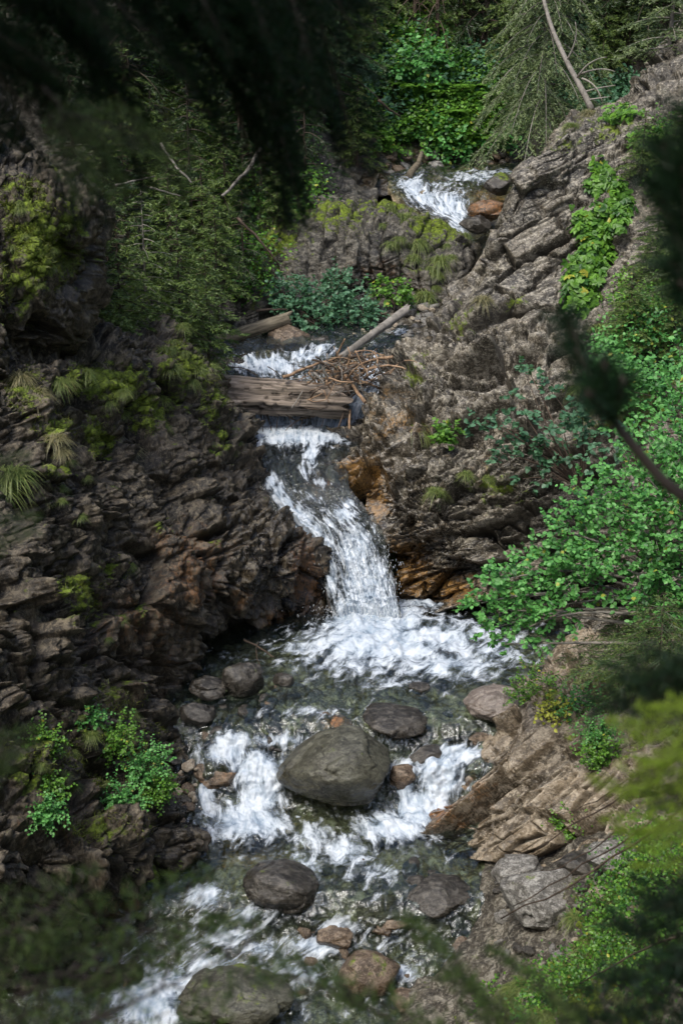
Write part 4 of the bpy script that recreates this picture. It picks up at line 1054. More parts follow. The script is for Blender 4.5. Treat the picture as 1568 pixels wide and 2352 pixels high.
for k, (x, y, Y, r, lab) in enumerate([
    (1225, 1560, 17.2, 36, 'green plant at the top corner of the tan ledge beside the pool'),
    (1330, 1600, 16.6, 34, 'leafy plant behind the yellow leaved plant'),
    (1380, 1720, 15.4, 26, 'small leafy plant on the right part of the tan ledge'),
    (1370, 1680, 15.6, 20, 'small leafy plant above another on the tan ledge'),
    (270, 1685, 15.2, 26, 'bright leafy plant on the lower part of the left cliff'),
    (340, 1740, 15.2, 30, 'leafy plant with small white flowers near the left shore'),
    (100, 1690, 14.0, 22, 'small bright plant at the far left of the lower cliff'),
    (280, 1820, 14.6, 30, 'low leafy plant left of the orange rapid rock'),
    (110, 1810, 13.6, 18, 'narrow climbing plant on the lower left cliff'),
    (100, 1860, 13.3, 16, 'low end of the climbing plant on the lower left cliff'),
    (360, 1800, 15.2, 22, 'plant between the low leafy plant and the left rapid'),
    (200, 1640, 15.2, 20, 'thin green plant high on the lower left cliff'),
    (1330, 2080, 13.4, 26, 'leafy plant behind the large pale boulder of the right bank'),
    (1430, 2120, 12.6, 36, 'leafy plant on the right bank slope'),
    (1350, 2200, 12.6, 28, 'leafy plant in the middle of the right bank slope'),
    (1480, 2060, 12.4, 36, 'leafy plant high on the right bank slope'),
    (1130, 2290, 12.9, 26, 'low yellowish plant at the bottom of the right bank'),
    (1240, 2330, 12.0, 34, 'leafy plant at the bottom edge of the right bank'),
    (1300, 1880, 15.0, 16, 'tiny plant in a crack low on the tan ledge')]):
    bush('plant', lab, 'plant', P(x, y + r * .7, Y), cl([(x, y, Y - .05, r), (x + r * 1.0, y + r * .5, Y - .05, r * .6), (x - r * .8, y + r * .7, Y - .05, r * .6), (x - r * .2, y + r * 1.3, Y - .05, r * .5)]), ('leaf', 'alder')[k % 2], .042, 26, 8, 60 + k, twl=.22, stem=.005)

# climbing leaves on the slab
def creeper(name, label, p, region, n, leaf, mat, seed, lift=.06):
    rr = np.random.default_rng(seed)
    pos, nr = pick(p, int(n * 1.6), region, rng=rr)
    g = fbm(pos * 1.5, 2, seed) > -.12; pos, nr = pos[g], nr[g]; n = len(pos)
    a = Acc(); org = pos.mean(0)
    nr = norm(nr + np.array([0, -.3, .5]))
    pos = pos + nr * rr.uniform(0, lift * 4, (n, 1)) - org
    d = norm(np.cross(nr, norm(rr.normal(size=(n, 3)))) + np.array([0, 0, -.2]))
    var = np.clip(rr.normal(.5, .22, n), 0, .9); var = np.where(rr.random(n) < .012, .98, var)
    for rot in (-.7, 0, .7):   # three-lobed leaves
        c, s_ = math.cos(rot), math.sin(rot)
        dd = d * c + np.cross(nr, d) * s_
        cards(a, pos, dd, norm(nr + rr.normal(size=(n, 3)) * .25), leaf * rr.uniform(.6, 1.1, n), leaf * .6, var)
    o = a.build(name, M[mat], smooth=False); o.location = org
    return tag(o, label, 'plant')
creeper('leafy_plant', 'bright broad leaved plants hanging down the crevice right of the leaning slab', slab,
        [(1385, 480, 60, 60, 1), (1370, 540, 60, 60, 1), (1350, 600, 50, 50, 1), (1335, 660, 35, 50, 1), (1330, 710, 25, 35, 1), (1410, 400, 50, 40, 1)], 1500, .15, 'leaf', 21)
creeper('leafy_plant', 'green plants at the crest of the slab below the bare branches', slab, [(1500, 330, 60, 30, 1), (1420, 270, 50, 18, .9)], 260, .11, 'leaf', 22)

# grass tufts
def tuft(n, L, seed, mat, name='grass_tuft', spread=.5, fall_=1.0):
    rr = np.random.default_rng(seed); a = Acc()
    th = rr.random(n) * 6.28; el = rr.uniform(.2, 1.2, n)
    h = np.stack([np.cos(th) * np.cos(el), np.sin(th) * np.cos(el), np.sin(el)], -1)
    base = rr.normal(size=(n, 3)) * L * .10 * np.array([1, 1, .3])
    ln = L * rr.uniform(.5, 1.1, n); S_ = 6
    t = np.linspace(0, 1, S_)[None, :, None]
    c = base[:, None] + h[:, None] * ln[:, None, None] * t + np.array([0, 0, -1.]) * fall_ * ln[:, None, None] * t ** 2 * .9
    sd = norm(np.cross(h, [0, 0, 1.]))[:, None]
    w_ = .0055 * (L / .4) * (1 - t) ** .7
    V = np.stack([c - sd * w_, c + sd * w_], 2).reshape(n, S_ * 2, 3)
    q = np.array([[2 * k, 2 * k + 1, 2 * k + 3, 2 * k + 2] for k in range(S_ - 1)])
    Q = (q[None] + (np.arange(n) * S_ * 2)[:, None, None]).reshape(-1, 4)
    v = np.repeat(np.clip(rr.normal(.5, .25, n), 0, .92) + (rr.random(n) < .1) * .06, S_ * 2)
    a.add(V, Q, None, v)
    return a.build(name, M[mat], smooth=False)
_tp = {}
def put_tuft(loc, L, kind, label, group=None, rz=0):
    key = (kind, int(rz * 10) % 3)
    if key not in _tp:
        _tp[key] = tuft(300, 1.0, 400 + len(_tp), 'drygrass' if kind == 'dry' else 'grass'); o = _tp[key]
    else:
        o = _tp[key].copy(); COL.objects.link(o)
    o.location = loc; o.scale = (L, L, L); o.rotation_euler = (0, 0, rz * 6.28)
    return tag(o, label, 'grass', group)
sy = {'cliff': surf_Y(cliff), 'butt': surf_Y(butt), 'slab': surf_Y(slab), 'knoll': surf_Y(knoll), 'ledge': surf_Y(ledge), 'bank': surf_Y(bank), 'hill': surf_Y(hill), 'lhill': surf_Y(lhill)}
for (x, y, L, kind, w_, lab) in [
    (462, 890, .52, 'dry', 'cliff', 'long pale grass hanging over the cliff edge left of the big log'),
    (480, 930, .50, 'dry', 'cliff', 'pale grass below the long tuft at the cliff edge by the log'),
    (295, 1035, .38, 'dry', 'cliff', 'rounded pale grass tuft in the middle of the left cliff'),
    (130, 1010, .34, 'dry', 'cliff', 'small pale grass tuft left of the rounded one on the cliff'),
    (145, 1040, .25, 'dry', 'cliff', 'low pale grass under the small tuft on the left cliff'),
    (50, 870, .42, 'dry', 'cliff', 'grass tuft on the cliff shoulder at the far left'),
    (85, 905, .36, 'dry', 'cliff', 'grass hanging just below the shoulder tuft at far left'),
    (30, 1090, .50, 'green', 'cliff', 'big green grass tuft at the left edge of the picture'),
    (0, 1120, .50, 'green', 'cliff', 'green grass behind the big tuft at the left edge'),
    (335, 950, .34, 'green', 'cliff', 'mossy green grass above the rounded tuft on the cliff'),
    (400, 820, .40, 'dry', 'cliff', 'grass along the top edge of the left cliff'),
    (955, 985, .42, 'green', 'slab', 'bright green grass tuft on the rock wall right of the stick jam'),
    (970, 1000, .34, 'green', 'slab', 'green grass hanging below the bright tuft on the rock wall'),
    (1000, 1130, .34, 'green', 'slab', 'green grass tuft in the middle of the right rock wall'),
    (1070, 1090, .26, 'green', 'slab', 'sparse grass on the ledge above the middle tuft'),
    (1120, 1100, .26, 'green', 'slab', 'sparse grass right of the ledge grass on the wall'),
    (975, 680, .50, 'green', 'knoll', 'tall thin grass at the right foot of the middle knoll'),
    (1010, 600, .5, 'green', 'knoll', 'grass hanging on the right side of the middle knoll'),
    (960, 560, .5, 'green', 'knoll', 'grass hanging at the centre right of the middle knoll'),
    (930, 500, .45, 'green', 'knoll', 'grass near the top of the middle knoll'),
    (1040, 560, .4, 'green', 'knoll', 'grass at the rounded right shoulder of the middle knoll'),
    (1110, 690, .4, 'dry', 'slab', 'dry brown grass in the notch between knoll and slab'),
    (1050, 695, .35, 'dry', 'slab', 'dry grass left of the notch below the slab'),
    (1380, 760, .55, 'green', 'slab', 'long green grass under the hanging leaves on the wall'),
    (1400, 790, .5, 'dry', 'slab', 'pale grass below the long green grass on the wall'),
    (1350, 262, .4, 'dry', 'slab', 'dry reddish grass on the crest of the slab'),
    (1400, 250, .4, 'dry', 'slab', 'dry grass further right on the crest of the slab'),
    (1310, 290, .35, 'green', 'slab', 'grass at the left corner of the slab crest'),
    (300, 1640, .22, 'green', 'cliff', 'thin grass above the bright leafy plant of the lower cliff'),
    (210, 1690, .22, 'green', 'cliff', 'thin grass left of the bright leafy plant'),
    (1300, 1545, .3, 'green', 'ledge', 'grass at the back of the tan ledge')]:
    Y = sy[w_](x, y) or 20
    put_tuft(P(x, y, Y - .03), L, kind, lab, None, random.random())
for k, (reg, w_, n, kind, L, lab, grp) in enumerate([
    ([(1450, 2150, 150, 150, 1), (1350, 2290, 200, 90, 1)], bank, 70, 'green', (.12, .3), 'green grass tuft on the right bank slope', 'grass tufts of the right bank'),
    ([(450, 800, 120, 60, 1), (250, 880, 130, 50, 1), (330, 940, 70, 60, 1), (430, 880, 60, 60, 1)], cliff, 60, 'green', (.15, .34), 'short green grass tuft on the top of the left cliff', 'grass tufts on top of the left cliff'),
    ([(100, 560, 90, 110, 1)], butt, 24, 'green', (.10, .2), 'short grass tuft in the moss of the left buttress', 'grass tufts of the mossy buttress'),
    ([(960, 520, 120, 60, 1), (880, 440, 80, 30, 1), (980, 620, 80, 60, 1)], knoll, 18, 'green', (.2, .35), 'grass tuft among the moss of the middle knoll', 'grass tufts of the middle knoll'),
    ([(1450, 900, 160, 120, 1), (1520, 700, 90, 100, 1)], slab, 34, 'green', (.2, .45), 'grass tuft on the upper right rock slope', 'grass tufts of the upper right slope'),
    ([(250, 1750, 160, 120, 1), (250, 1400, 160, 160, 1), (150, 1150, 120, 120, 1)], cliff, 34, 'green', (.08, .18), 'tiny grass tuft in a crack of the lower left cliff', 'tiny grass tufts of the lower left cliff'),
    ]):
    rr = np.random.default_rng(700 + k)
    pos, nr = pick(w_, n, reg, minup=.25, rng=rr)
    for p_ in pos: put_tuft(p_, rr.uniform(*L), kind, lab, grp, rr.random())

# undergrowth on the hillsides (uncountable)
def undergrowth(p, region, n, leaf, mat, label, seed, per=14, r=.22, tone0=.4, gap=-.05):
    rr = np.random.default_rng(seed)
    pos, nr = pick(p, int(n * 1.7), region, rng=rr)
    g = fbm(pos * .8, 3, seed); pos = pos[g > gap]; n = len(pos)
    a = Acc()
    hgt = rr.uniform(.05, .5, n)
    c = pos + np.array([0, -.1, 1.]) * hgt[:, None]
    q = (c[:, None] + rr.normal(size=(n, per, 3)) * r * np.array([1, 1, .6])).reshape(-1, 3)
    N_ = len(q)
    d = norm(rr.normal(size=(N_, 3)) * np.array([1, 1, .5]) + np.array([0, -.3, -.2])); nm = norm(np.array([0, -.4, .8]) + rr.normal(size=(N_, 3)) * .4)
    tone = np.repeat(rr.normal(0, .2, n) + fbm(pos * 1.3, 2, seed + 3) * .3, per)
    var = np.clip(rr.normal(tone0, .18, N_) + tone, 0, .9); var = np.where(rr.random(N_) < .01, .98, var)
    cards(a, q, d, nm, leaf * rr.uniform(.5, 1.2, N_), leaf * .8, var)
    o = a.build('undergrowth', M[mat], smooth=False)
    return tag(o, label, 'undergrowth', None, 'stuff')
undergrowth(hill, [(980, 250, 200, 100, 1), (900, 150, 120, 150, 1), (1130, 260, 60, 60, 1)], 2600, .12, 'leaf', 'bright green leafy undergrowth on the slope above the upper waterfall', 31)
undergrowth(hill, [(1000, 80, 500, 160, 1), (1400, 150, 160, 150, 1)], 1300, .13, 'bluegreen', 'dark green undergrowth at the back of the forest slope', 32)
undergrowth(lhill, [(430, 330, 160, 200, 1), (620, 480, 120, 100, 1), (600, 260, 200, 200, 1), (800, 300, 100, 120, 1), (560, 620, 60, 90, 1)], 1500, .085, 'leaf', 'leafy undergrowth on the shaded slope behind the left cliff', 33, tone0=.2, gap=.05)
undergrowth(slab, [(1480, 880, 110, 110, 1), (1520, 1000, 80, 80, 1)], 500, .08, 'alder', 'low leafy growth on the right rock slope', 34, r=.15)
undergrowth(slab, [(1520, 400, 60, 90, 1), (1500, 560, 70, 90, 1), (1480, 720, 80, 60, 1), (1560, 780, 60, 80, 1)], 420, .07, 'leaf', 'leafy growth at the upper right edge of the rock slope', 36, r=.15)
undergrowth(bank, [(1470, 2150, 130, 150, 1), (1350, 2310, 200, 70, 1), (1500, 2000, 80, 80, 1)], 420, .045, 'leaf', 'small leafy growth on the right bank', 35, per=10, r=.10)

def mossfuzz(p, n, region, seed, label):
    rr = np.random.default_rng(seed); pos, nr = pick(p, n, region, minup=.05, rng=rr); a = Acc()
    keep = fbm(pos * 4.5, 3, 77) > -.25; pos, nr = pos[keep], nr[keep]; n = len(pos)
    d = norm(nr + rr.normal(size=(n, 3)) * .55 + np.array([0, 0, -.15]))
    cards(a, pos - nr * .01, d, norm(rr.normal(size=(n, 3))), rr.uniform(.03, .10, n), .014, np.clip(rr.normal(.35, .25, n), 0, .9), 'need')
    o = a.build('moss', M['mossfuzz'], smooth=False); tag(o, label, 'moss', None, 'stuff')
mossfuzz(cliff, 16000, [(250, 880, 110, 50, 1), (330, 940, 60, 60, 1), (230, 1000, 40, 60, 1), (490, 930, 40, 70, 1), (420, 820, 80, 40, 1), (130, 980, 60, 40, 1), (60, 900, 50, 60, 1)], 41, 'green moss and short grass on the upper part of the left cliff')
mossfuzz(butt, 9000, [(100, 560, 90, 110, 1), (50, 650, 80, 60, 1), (60, 460, 80, 50, 1)], 42, 'olive moss covering the left buttress')
mossfuzz(knoll, 5000, [(1000, 520, 90, 50, 1), (900, 490, 90, 30, 1), (780, 500, 120, 50, 1), (620, 560, 80, 80, 1)], 43, 'moss and short grass on the middle knoll')
mossfuzz(cliff, 9000, [(180, 1360, 60, 70, 1), (300, 1740, 120, 90, 1), (120, 1720, 120, 60, 1), (260, 1310, 50, 40, 1), (280, 1600, 60, 50, 1), (240, 1900, 120, 40, 1)], 45, 'moss in the hollows of the lower left cliff')
mossfuzz(ledge, 2500, [(1280, 1620, 60, 50, 1), (1420, 1590, 120, 60, 1)], 44, 'moss on the back of the tan ledge')
# ferns
def fern(loc, L, seed, label, group=None):
    rr = np.random.default_rng(seed); a = Acc()
    for f in range(8):
        th = f / 8 * 6.28 + rr.random() * .5
        h = np.array([math.cos(th), math.sin(th), 0])
        t = np.linspace(0, 1, 22)
        c = h[None] * (L * t)[:, None] + np.array([0, 0, 1.]) * (L * (1.1 * t - 1.0 * t ** 2))[:, None]
        tube(a, c, np.linspace(.012, .003, 22), 4, .3)
        s_ = np.cross(h, [0, 0, 1.])
        for sg in (-1, 1):
            m = slice(3, 22)
            d = np.broadcast_to(norm(s_ * sg + h * .35 + np.array([0, 0, -.15])), (19, 3))
            ln = L * .30 * np.sin(np.pi * np.clip(t[m] * .85 + .12, 0, 1))
            cards(a, c[m], d, np.broadcast_to(np.array([0, 0, 1.]), (19, 3)) + rr.normal(size=(19, 3)) * .1, ln, ln * .28, np.clip(rr.normal(.6, .1, 19), 0, .9))
    o = a.build('fern', M['leaf'], smooth=False); o.location = loc
    return tag(o, label, 'fern', group)
for k, (x, y, L, lab) in enumerate([(955, 225, .75, 'fern with arching fronds at the left of the bright undergrowth'), (1005, 235, .6, 'fern right of the first fern in the bright undergrowth'), (1065, 225, .75, 'large fern nearest the grey dead trunk'),
                                    (1050, 280, .6, 'fern at the lower edge of the bright undergrowth'), (910, 180, .5, 'small fern at the upper left of the bright undergrowth'), (1125, 240, .6, 'fern just left of the drooping spruce')]):
    Y = sy['hill'](x, y) or 37
    fern(P(x, y, Y - .3) + np.array([0, 0, .15]), L, 500 + k, lab)

# ------------------------------------------------------------------ conifers
def spruce_parts(h, rad, nb, seed, droop=.35, hang=.55, needle=.075, nw=.022, tw=.08, start=.12, trunk_r=None, bare=0.0, dens=1.0, aim=None):
    rr = np.random.default_rng(seed); ta, na = Acc(), Acc()
    tr = trunk_r or h * .014
    tp = np.stack([np.zeros(12), np.zeros(12), np.linspace(-.3, h, 12)], -1) + rr.normal(size=(12, 3)) * np.array([.01, .01, 0]) * h * .15
    tube(ta, tp, np.linspace(tr, tr * .15, 12), 8, .5)
    ST, DI, LN = [], [], []
    for i in range(nb):
        t = start + (1 - start) * (i + rr.random()) / nb
        L = rad * (1 - t) ** .75 * rr.uniform(.65, 1.1) + .08 * rad
        az = i * 2.399 + rr.random() * .5
        hd = np.array([math.cos(az), math.sin(az), 0])
        z0 = t * h
        end = hd * L + np.array([0, 0, z0 - droop * L * rr.uniform(.7, 1.2)])
        mid = hd * L * .5 + np.array([0, 0, z0 + .06 * L])
        c = bez([0, 0, z0], mid, end, 9)
        tube(ta, c, np.linspace(tr * .28, tr * .05, 9), 4, rr.random(), cap=False)
        if rr.random() < bare: 
            continue
        m = max(6, int(L / tw * 2 * dens)); s = .12 + .88 * (np.arange(m) + rr.random(m)) / m
        pos = np.stack([np.interp(s, np.linspace(0, 1, 9), c[:, k]) for k in range(3)], -1)
        sg = np.where(np.arange(m) % 2, 1, -1)[:, None]
        sd = np.cross(hd, [0, 0, 1.])
        d = norm(sd * sg * .8 + hd * .75 + np.array([0, 0, -1.]) * hang * rr.uniform(.4, 1.5, (m, 1)) + rr.normal(size=(m, 3)) * .18)
        ln = L * .38 * (1.05 - s * .75) * rr.uniform(.6, 1.2, m) + .05
        ST.append(pos); DI.append(d); LN.append(ln)
    if not ST: return ta, None
    ST, DI, LN = np.concatenate(ST), np.concatenate(DI), np.concatenate(LN)
    cards(na, ST, DI, norm(rr.normal(size=ST.shape)), LN, .012, .1, 'need')
    K = 16
    s = np.linspace(.02, 1, K)[None]
    tone = rr.normal(0, .15, len(ST))
    pos = ST[:, None] + DI[:, None] * (LN[:, None] * s)[..., None]
    pos[..., 2] -= .35 * (LN[:, None] * s) ** 2
    side = norm(np.cross(DI, rr.normal(size=DI.shape) * .3 + np.array([0, 0, 1.])))
    nd = norm(DI[:, None] * .8 + side[:, None] * np.where(np.arange(K) % 2, 1, -1)[None, :, None] * .8 + rr.normal(size=pos.shape) * .3)
    var = np.clip(.3 + .45 * s + tone[:, None] + rr.normal(0, .1, s.shape), 0, .9) * np.ones(pos.shape[:2])
    keep = (np.arange(K)[None] / K) < np.clip(LN[:, None] / .22, .35, 1)
    keep = np.broadcast_to(keep, pos.shape[:2])
    cards(na, pos[keep], nd[keep], norm(rr.normal(size=(int(keep.sum()), 3))), needle * rr.uniform(.7, 1.3, int(keep.sum())), nw, var[keep], 'need')
    return ta, na
def tree(label, loc, h, rad, nb, seed, mat='spruce', wood='bark', group=None, tilt=(0, 0), cat='tree', name='spruce_tree', **kw):
    root = empty(name, loc, label, cat, group)
    ta, na = spruce_parts(h, rad, nb, seed, **kw)
    ta.build('trunk', M[wood], root)
    if na: na.build('crown', M[mat], root, smooth=False)
    root.rotation_euler = (tilt[0], tilt[1], 0)
    return root
def onh(x, y, w_='hill', dz=0):
    Y = sy[w_](x, y)
    return P(x, y, Y if Y else 36) + np.array([0, 0, dz])
tree('drooping pale green spruce hanging over the upper stream', P(1240, 335, 33.5), 6.5, 1.9, 110, 1, 'spruce_pale', 'greybark', droop=.75, hang=1.1, start=.10, tw=.08)
tree('pale spruce standing on the rocks in the upper right corner', P(1530, 190, 29.5), 4.2, 1.1, 50, 2, 'spruce_pale', 'greybark', droop=.25, hang=.3)
tree('small pale spruce on the rock slope at the right edge', P(1580, 720, 20.5), 2.3, .9, 44, 3, 'spruce_pale', droop=.25, hang=.35, needle=.045, nw=.011)
tree('low spruce with spreading boughs below the large shrub', P(1500, 1640, 14.0), 1.5, 1.35, 60, 4, 'spruce', droop=.25, hang=.4, needle=.03, nw=.007, tw=.06, start=.25)
tree('low spruce at the right edge beside the dark forest boughs', P(1420, 1560, 15.4), .9, .9, 40, 44, 'spruce', droop=.25, hang=.3, needle=.03, nw=.007, tw=.06, start=.2)
# spruces behind the left cliff
for k, (x, y, h, r, Y, lab) in enumerate([
    (285, 850, 2.7, .95, 21.5, 'young spruce just behind the left cliff with a bright tip'),
    (345, 860, 3.0, 1.0, 22.5, 'tall young spruce with a thin bare stem behind the left cliff'),
    (420, 850, 2.6, .9, 23.0, 'young spruce between the tall one and the cliff corner'),
    (480, 850, 2.1, .8, 23.8, 'small spruce at the cliff corner above the big log'),
    (230, 840, 2.2, .8, 20.8, 'spruce nearest the mossy buttress'),
    (400, 720, 2.8, 1.0, 25.0, 'spruce behind the young row on the left slope'),
    (300, 680, 3.0, 1.1, 25.0, 'dark spruce behind the bright tipped one on the left slope'),
    (500, 700, 2.0, .8, 26.0, 'spruce with sparse twigs left of the middle knoll'),
    (180, 500, 3.2, 1.0, 25.0, 'dead looking spruce behind the top of the mossy buttress')]):
    tree(lab, P(x, y, Y), h, r, 56, 20 + k, 'spruce_far' if k in (6, 8) else 'spruce', 'greybark' if k == 1 else 'bark', 'young spruces behind the left cliff', droop=.2, hang=.35, needle=.06, nw=.020, bare=.08)
sm0 = None; sm1 = None
for k, (x, y, h, r) in enumerate([(360, 560, 3.0, 1.0), (440, 520, 3.2, 1.0), (520, 560, 2.6, .9), (600, 500, 3.0, 1.0), (470, 640, 2.4, .9), (560, 660, 2.0, .8), (640, 600, 2.2, .8), (700, 440, 3.0, 1.0), (300, 480, 3.2, 1.1), (560, 400, 3.4, 1.1), (820, 400, 2.4, .8), (250, 620, 2.6, .9), (440, 420, 3.0, 1.0), (780, 330, 3.2, 1.0)]):
    loc = onh(x, y, 'lhill', -.1)
    if sm0 is None: sm0 = tree('small spruce among the leafy plants of the left slope', loc, 3.0, 1.0, 60, 66, 'spruce', 'bark', 'small spruces of the left slope', droop=.25, hang=.45, needle=.065, nw=.020, bare=.1, tw=.07)
    else:
        if k == 1: sm1 = tree('dark sparse spruce among the leafy plants of the left slope', loc, 3.0, 1.0, 42, 67, 'spruce_far', 'bark', 'dark sparse spruces of the left slope', droop=.35, hang=.6, needle=.065, nw=.018, bare=.3, tw=.08); continue
        c = copy_tree(sm1 if k % 2 else sm0); c.location = loc; c.scale = (r, r, h / 3.0); c.rotation_euler = (0, 0, k * 1.9)
for k, (x, y, h, r) in enumerate([(860, 140, 3.4, 1.0), (930, 90, 4, 1.2), (1060, 120, 4, 1.1), (1380, 190, 3, 1.0), (1440, 150, 3.4, 1.0), (1170, 180, 3.4, 1.0), (890, 60, 4, 1.2), (1010, 60, 4, 1.2)]):
    c = copy_tree(sm0); c.location = onh(x, y, 'hill', -.1); c.scale = (r, r, h / 3.0); c.rotation_euler = (0, 0, k * 2.9 + 1)
    tag(c, 'small spruce growing on the slope above the upper stream', 'tree', 'small spruces above the upper stream')
for k, (x, y, h, r) in enumerate([(1500, 660, 1.6, .7), (1440, 800, 1.4, .6), (1550, 470, 1.8, .8), (1470, 420, 1.3, .6), (1540, 830, 1.4, .7)]):
    Y = sy['slab'](x, y)
    if Y:
        c = copy_tree(sm0); c.location = P(x, y, Y); c.scale = (r, r, h / 3.0); c.rotation_euler = (0, 0, k * 2.1)
        tag(c, ['low spruce left of the pale spruce at the right edge', 'lowest small spruce under the hanging leaves', 'small spruce below the upper right corner rocks', 'tiny spruce at the top of the leafy crevice', 'low spruce just above the light green shrub'][k], 'tree')
for k, (x, y, r) in enumerate([(900, 160, 55), (960, 130, 60), (870, 250, 50), (930, 290, 50), (1000, 310, 44), (1080, 190, 44), (1110, 270, 40), (1060, 320, 36), (1030, 170, 46), (870, 320, 40), (1140, 300, 30)]):
    Y = sy['hill'](x, y) or 37
    bush('bush', 'rounded leafy bush on the slope above the upper waterfall', 'bush', P(x, y + r * .6, Y), cl([(x, y, Y - .3, r * .7), (x - r * .6, y + r * .3, Y - .3, r * .5), (x + r * .6, y + r * .25, Y - .3, r * .5)]), ('leaf', 'alder', 'bluegreen')[k % 3], .13, 22, 7, 200 + k, 'bushes above the upper waterfall', twl=.5)
# forest behind: individual trees
forest = [(560, 330, 7, 1.7), (650, 260, 8, 1.9), (740, 300, 7, 1.8), (480, 260, 8, 1.9), (380, 200, 8, 2), (820, 170, 8, 1.7), (300, 330, 6, 1.6), (110, 300, 7, 1.8), (200, 180, 8, 2), (20, 200, 8, 2)]
f0 = None
for k, (x, y, h, r) in enumerate(forest):
    loc = onh(x, y, 'lhill')
    lab = 'dark spruce standing in the deep shade of the upper left forest'
    if f0 is None:
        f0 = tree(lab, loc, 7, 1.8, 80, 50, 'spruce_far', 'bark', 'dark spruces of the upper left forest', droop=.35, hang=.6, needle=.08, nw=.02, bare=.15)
    else:
        c = copy_tree(f0); c.location = loc; c.scale = (r / 1.8, r / 1.8, h / 7); c.rotation_euler = (0, 0, k * 1.7)
back = [(1110, 215, 9, 1.9, 38.5), (1035, 60, 9, 2, 40), (900, 40, 9, 2, 41), (960, 20, 9, 2, 41.5), (1180, 60, 9, 2, 40.6), (1330, 120, 9, 2, 39.6), (1420, 60, 9, 2.2, 40.5), (1480, 130, 8, 2, 39), (1560, 60, 9, 2.2, 40), (790, 60, 9, 2, 40), (1640, 120, 9, 2, 39)]
for k, (x, y, h, r, Y) in enumerate(back):
    lab = 'brown trunked spruce standing left of the drooping spruce' if k == 0 else 'dark spruce at the back of the forest slope'
    c = copy_tree(f0); c.location = P(x, y, Y) ; c.scale = (r / 1.8, r / 1.8, h / 7); c.rotation_euler = (0, 0, k * 2.3 + 1)
    tag(c, lab, 'tree', 'dark spruces at the back of the slope')
# dead twiggy spruces
for k, (x, y, Y, h) in enumerate([(1000, 200, 38, 5.5), (950, 110, 38.5, 5), (1075, 190, 38.5, 5)]):
    tree(['dead spruce with drooping brown twigs left of the brown trunk', 'dead brown spruce further up the slope at the left', 'dead brown spruce right behind the ferns'][k], P(x, y, Y), h, 1.1, 60, 80 + k, wood='twig', droop=.9, bare=1.0, name='dead_spruce', start=.05)
# leaning dead tree with bare branches on the crest of the slab
root = empty('dead_tree', P(1358, 250, 29.6), 'leaning grey dead tree with bare branches on the crest of the slab', 'tree')
base = np.array(root.location)
def rel(pts): return [np.array(P(*p)) - base for p in pts]
a = Acc(); tp = np.array(rel([(1358, 252, 29.6), (1335, 205, 29.8), (1300, 140, 30.2), (1265, 60, 30.8), (1240, -30, 31.4)]))
tp = cr(tp, 16); tube(a, tp, np.linspace(.068, .035, 16), 9, .6); a.build('trunk', M['greybark'], root)
for (p0, p1, p2) in [((1338, 212, 29.8), (1375, 200, 29.6), (1412, 196, 29.5)), ((1325, 178, 29.9), (1350, 135, 29.6), (1392, 131, 29.5)), ((1332, 170, 29.9), (1380, 150, 29.6), (1412, 165, 29.5)), ((1335, 180, 29.8), (1372, 190, 29.6), (1382, 235, 29.5)), ((1300, 140, 30.2), (1330, 90, 30), (1320, 50, 30)), ((1345, 230, 29.7), (1375, 225, 29.5), (1400, 222, 29.5))]:
    b_ = Acc(); q = np.array(rel([p0, p1, p2])); tube(b_, bez(q[0], q[1], q[2], 10), np.linspace(.022, .007, 10), 6, .9); b_.build('branch', M['greybark'], root)
# fallen thin trunks on the left slope
for k, (x0, y0, Y0, x1, y1, Y1, r) in enumerate([(370, 330, 27.5, 440, 420, 26.5, .035), (265, 425, 23.5, 355, 405, 24, .02), (345, 430, 24.5, 415, 450, 24.5, .018), (600, 340, 29.5, 510, 450, 27.5, .05), (545, 180, 31, 548, 300, 30.5, .045), (870, 230, 34.5, 920, 268, 35, .035), (545, 500, 27, 640, 610, 27, .03)]):
    stick(x0, y0, Y0, x1, y1, Y1, r, 'greybark' if k < 4 else 'twig',
          ['thin grey dead trunk leaning on the upper left slope', 'bare grey branch above the bright spruce tip', 'bare grey branch right of the bright spruce tip', 'brown dead branch fallen on the left slope undergrowth', 'upright thin dead stem in the dark forest', 'thin fallen stem left of the ferns', 'thin slanting stem in front of the middle knoll'][k], .04, 400 + k)
stick(938, 405, 33.6, 968, 350, 34.6, .09, 'oldlog', 'mossy green stump log slanting into the upper stream', .06, 420)

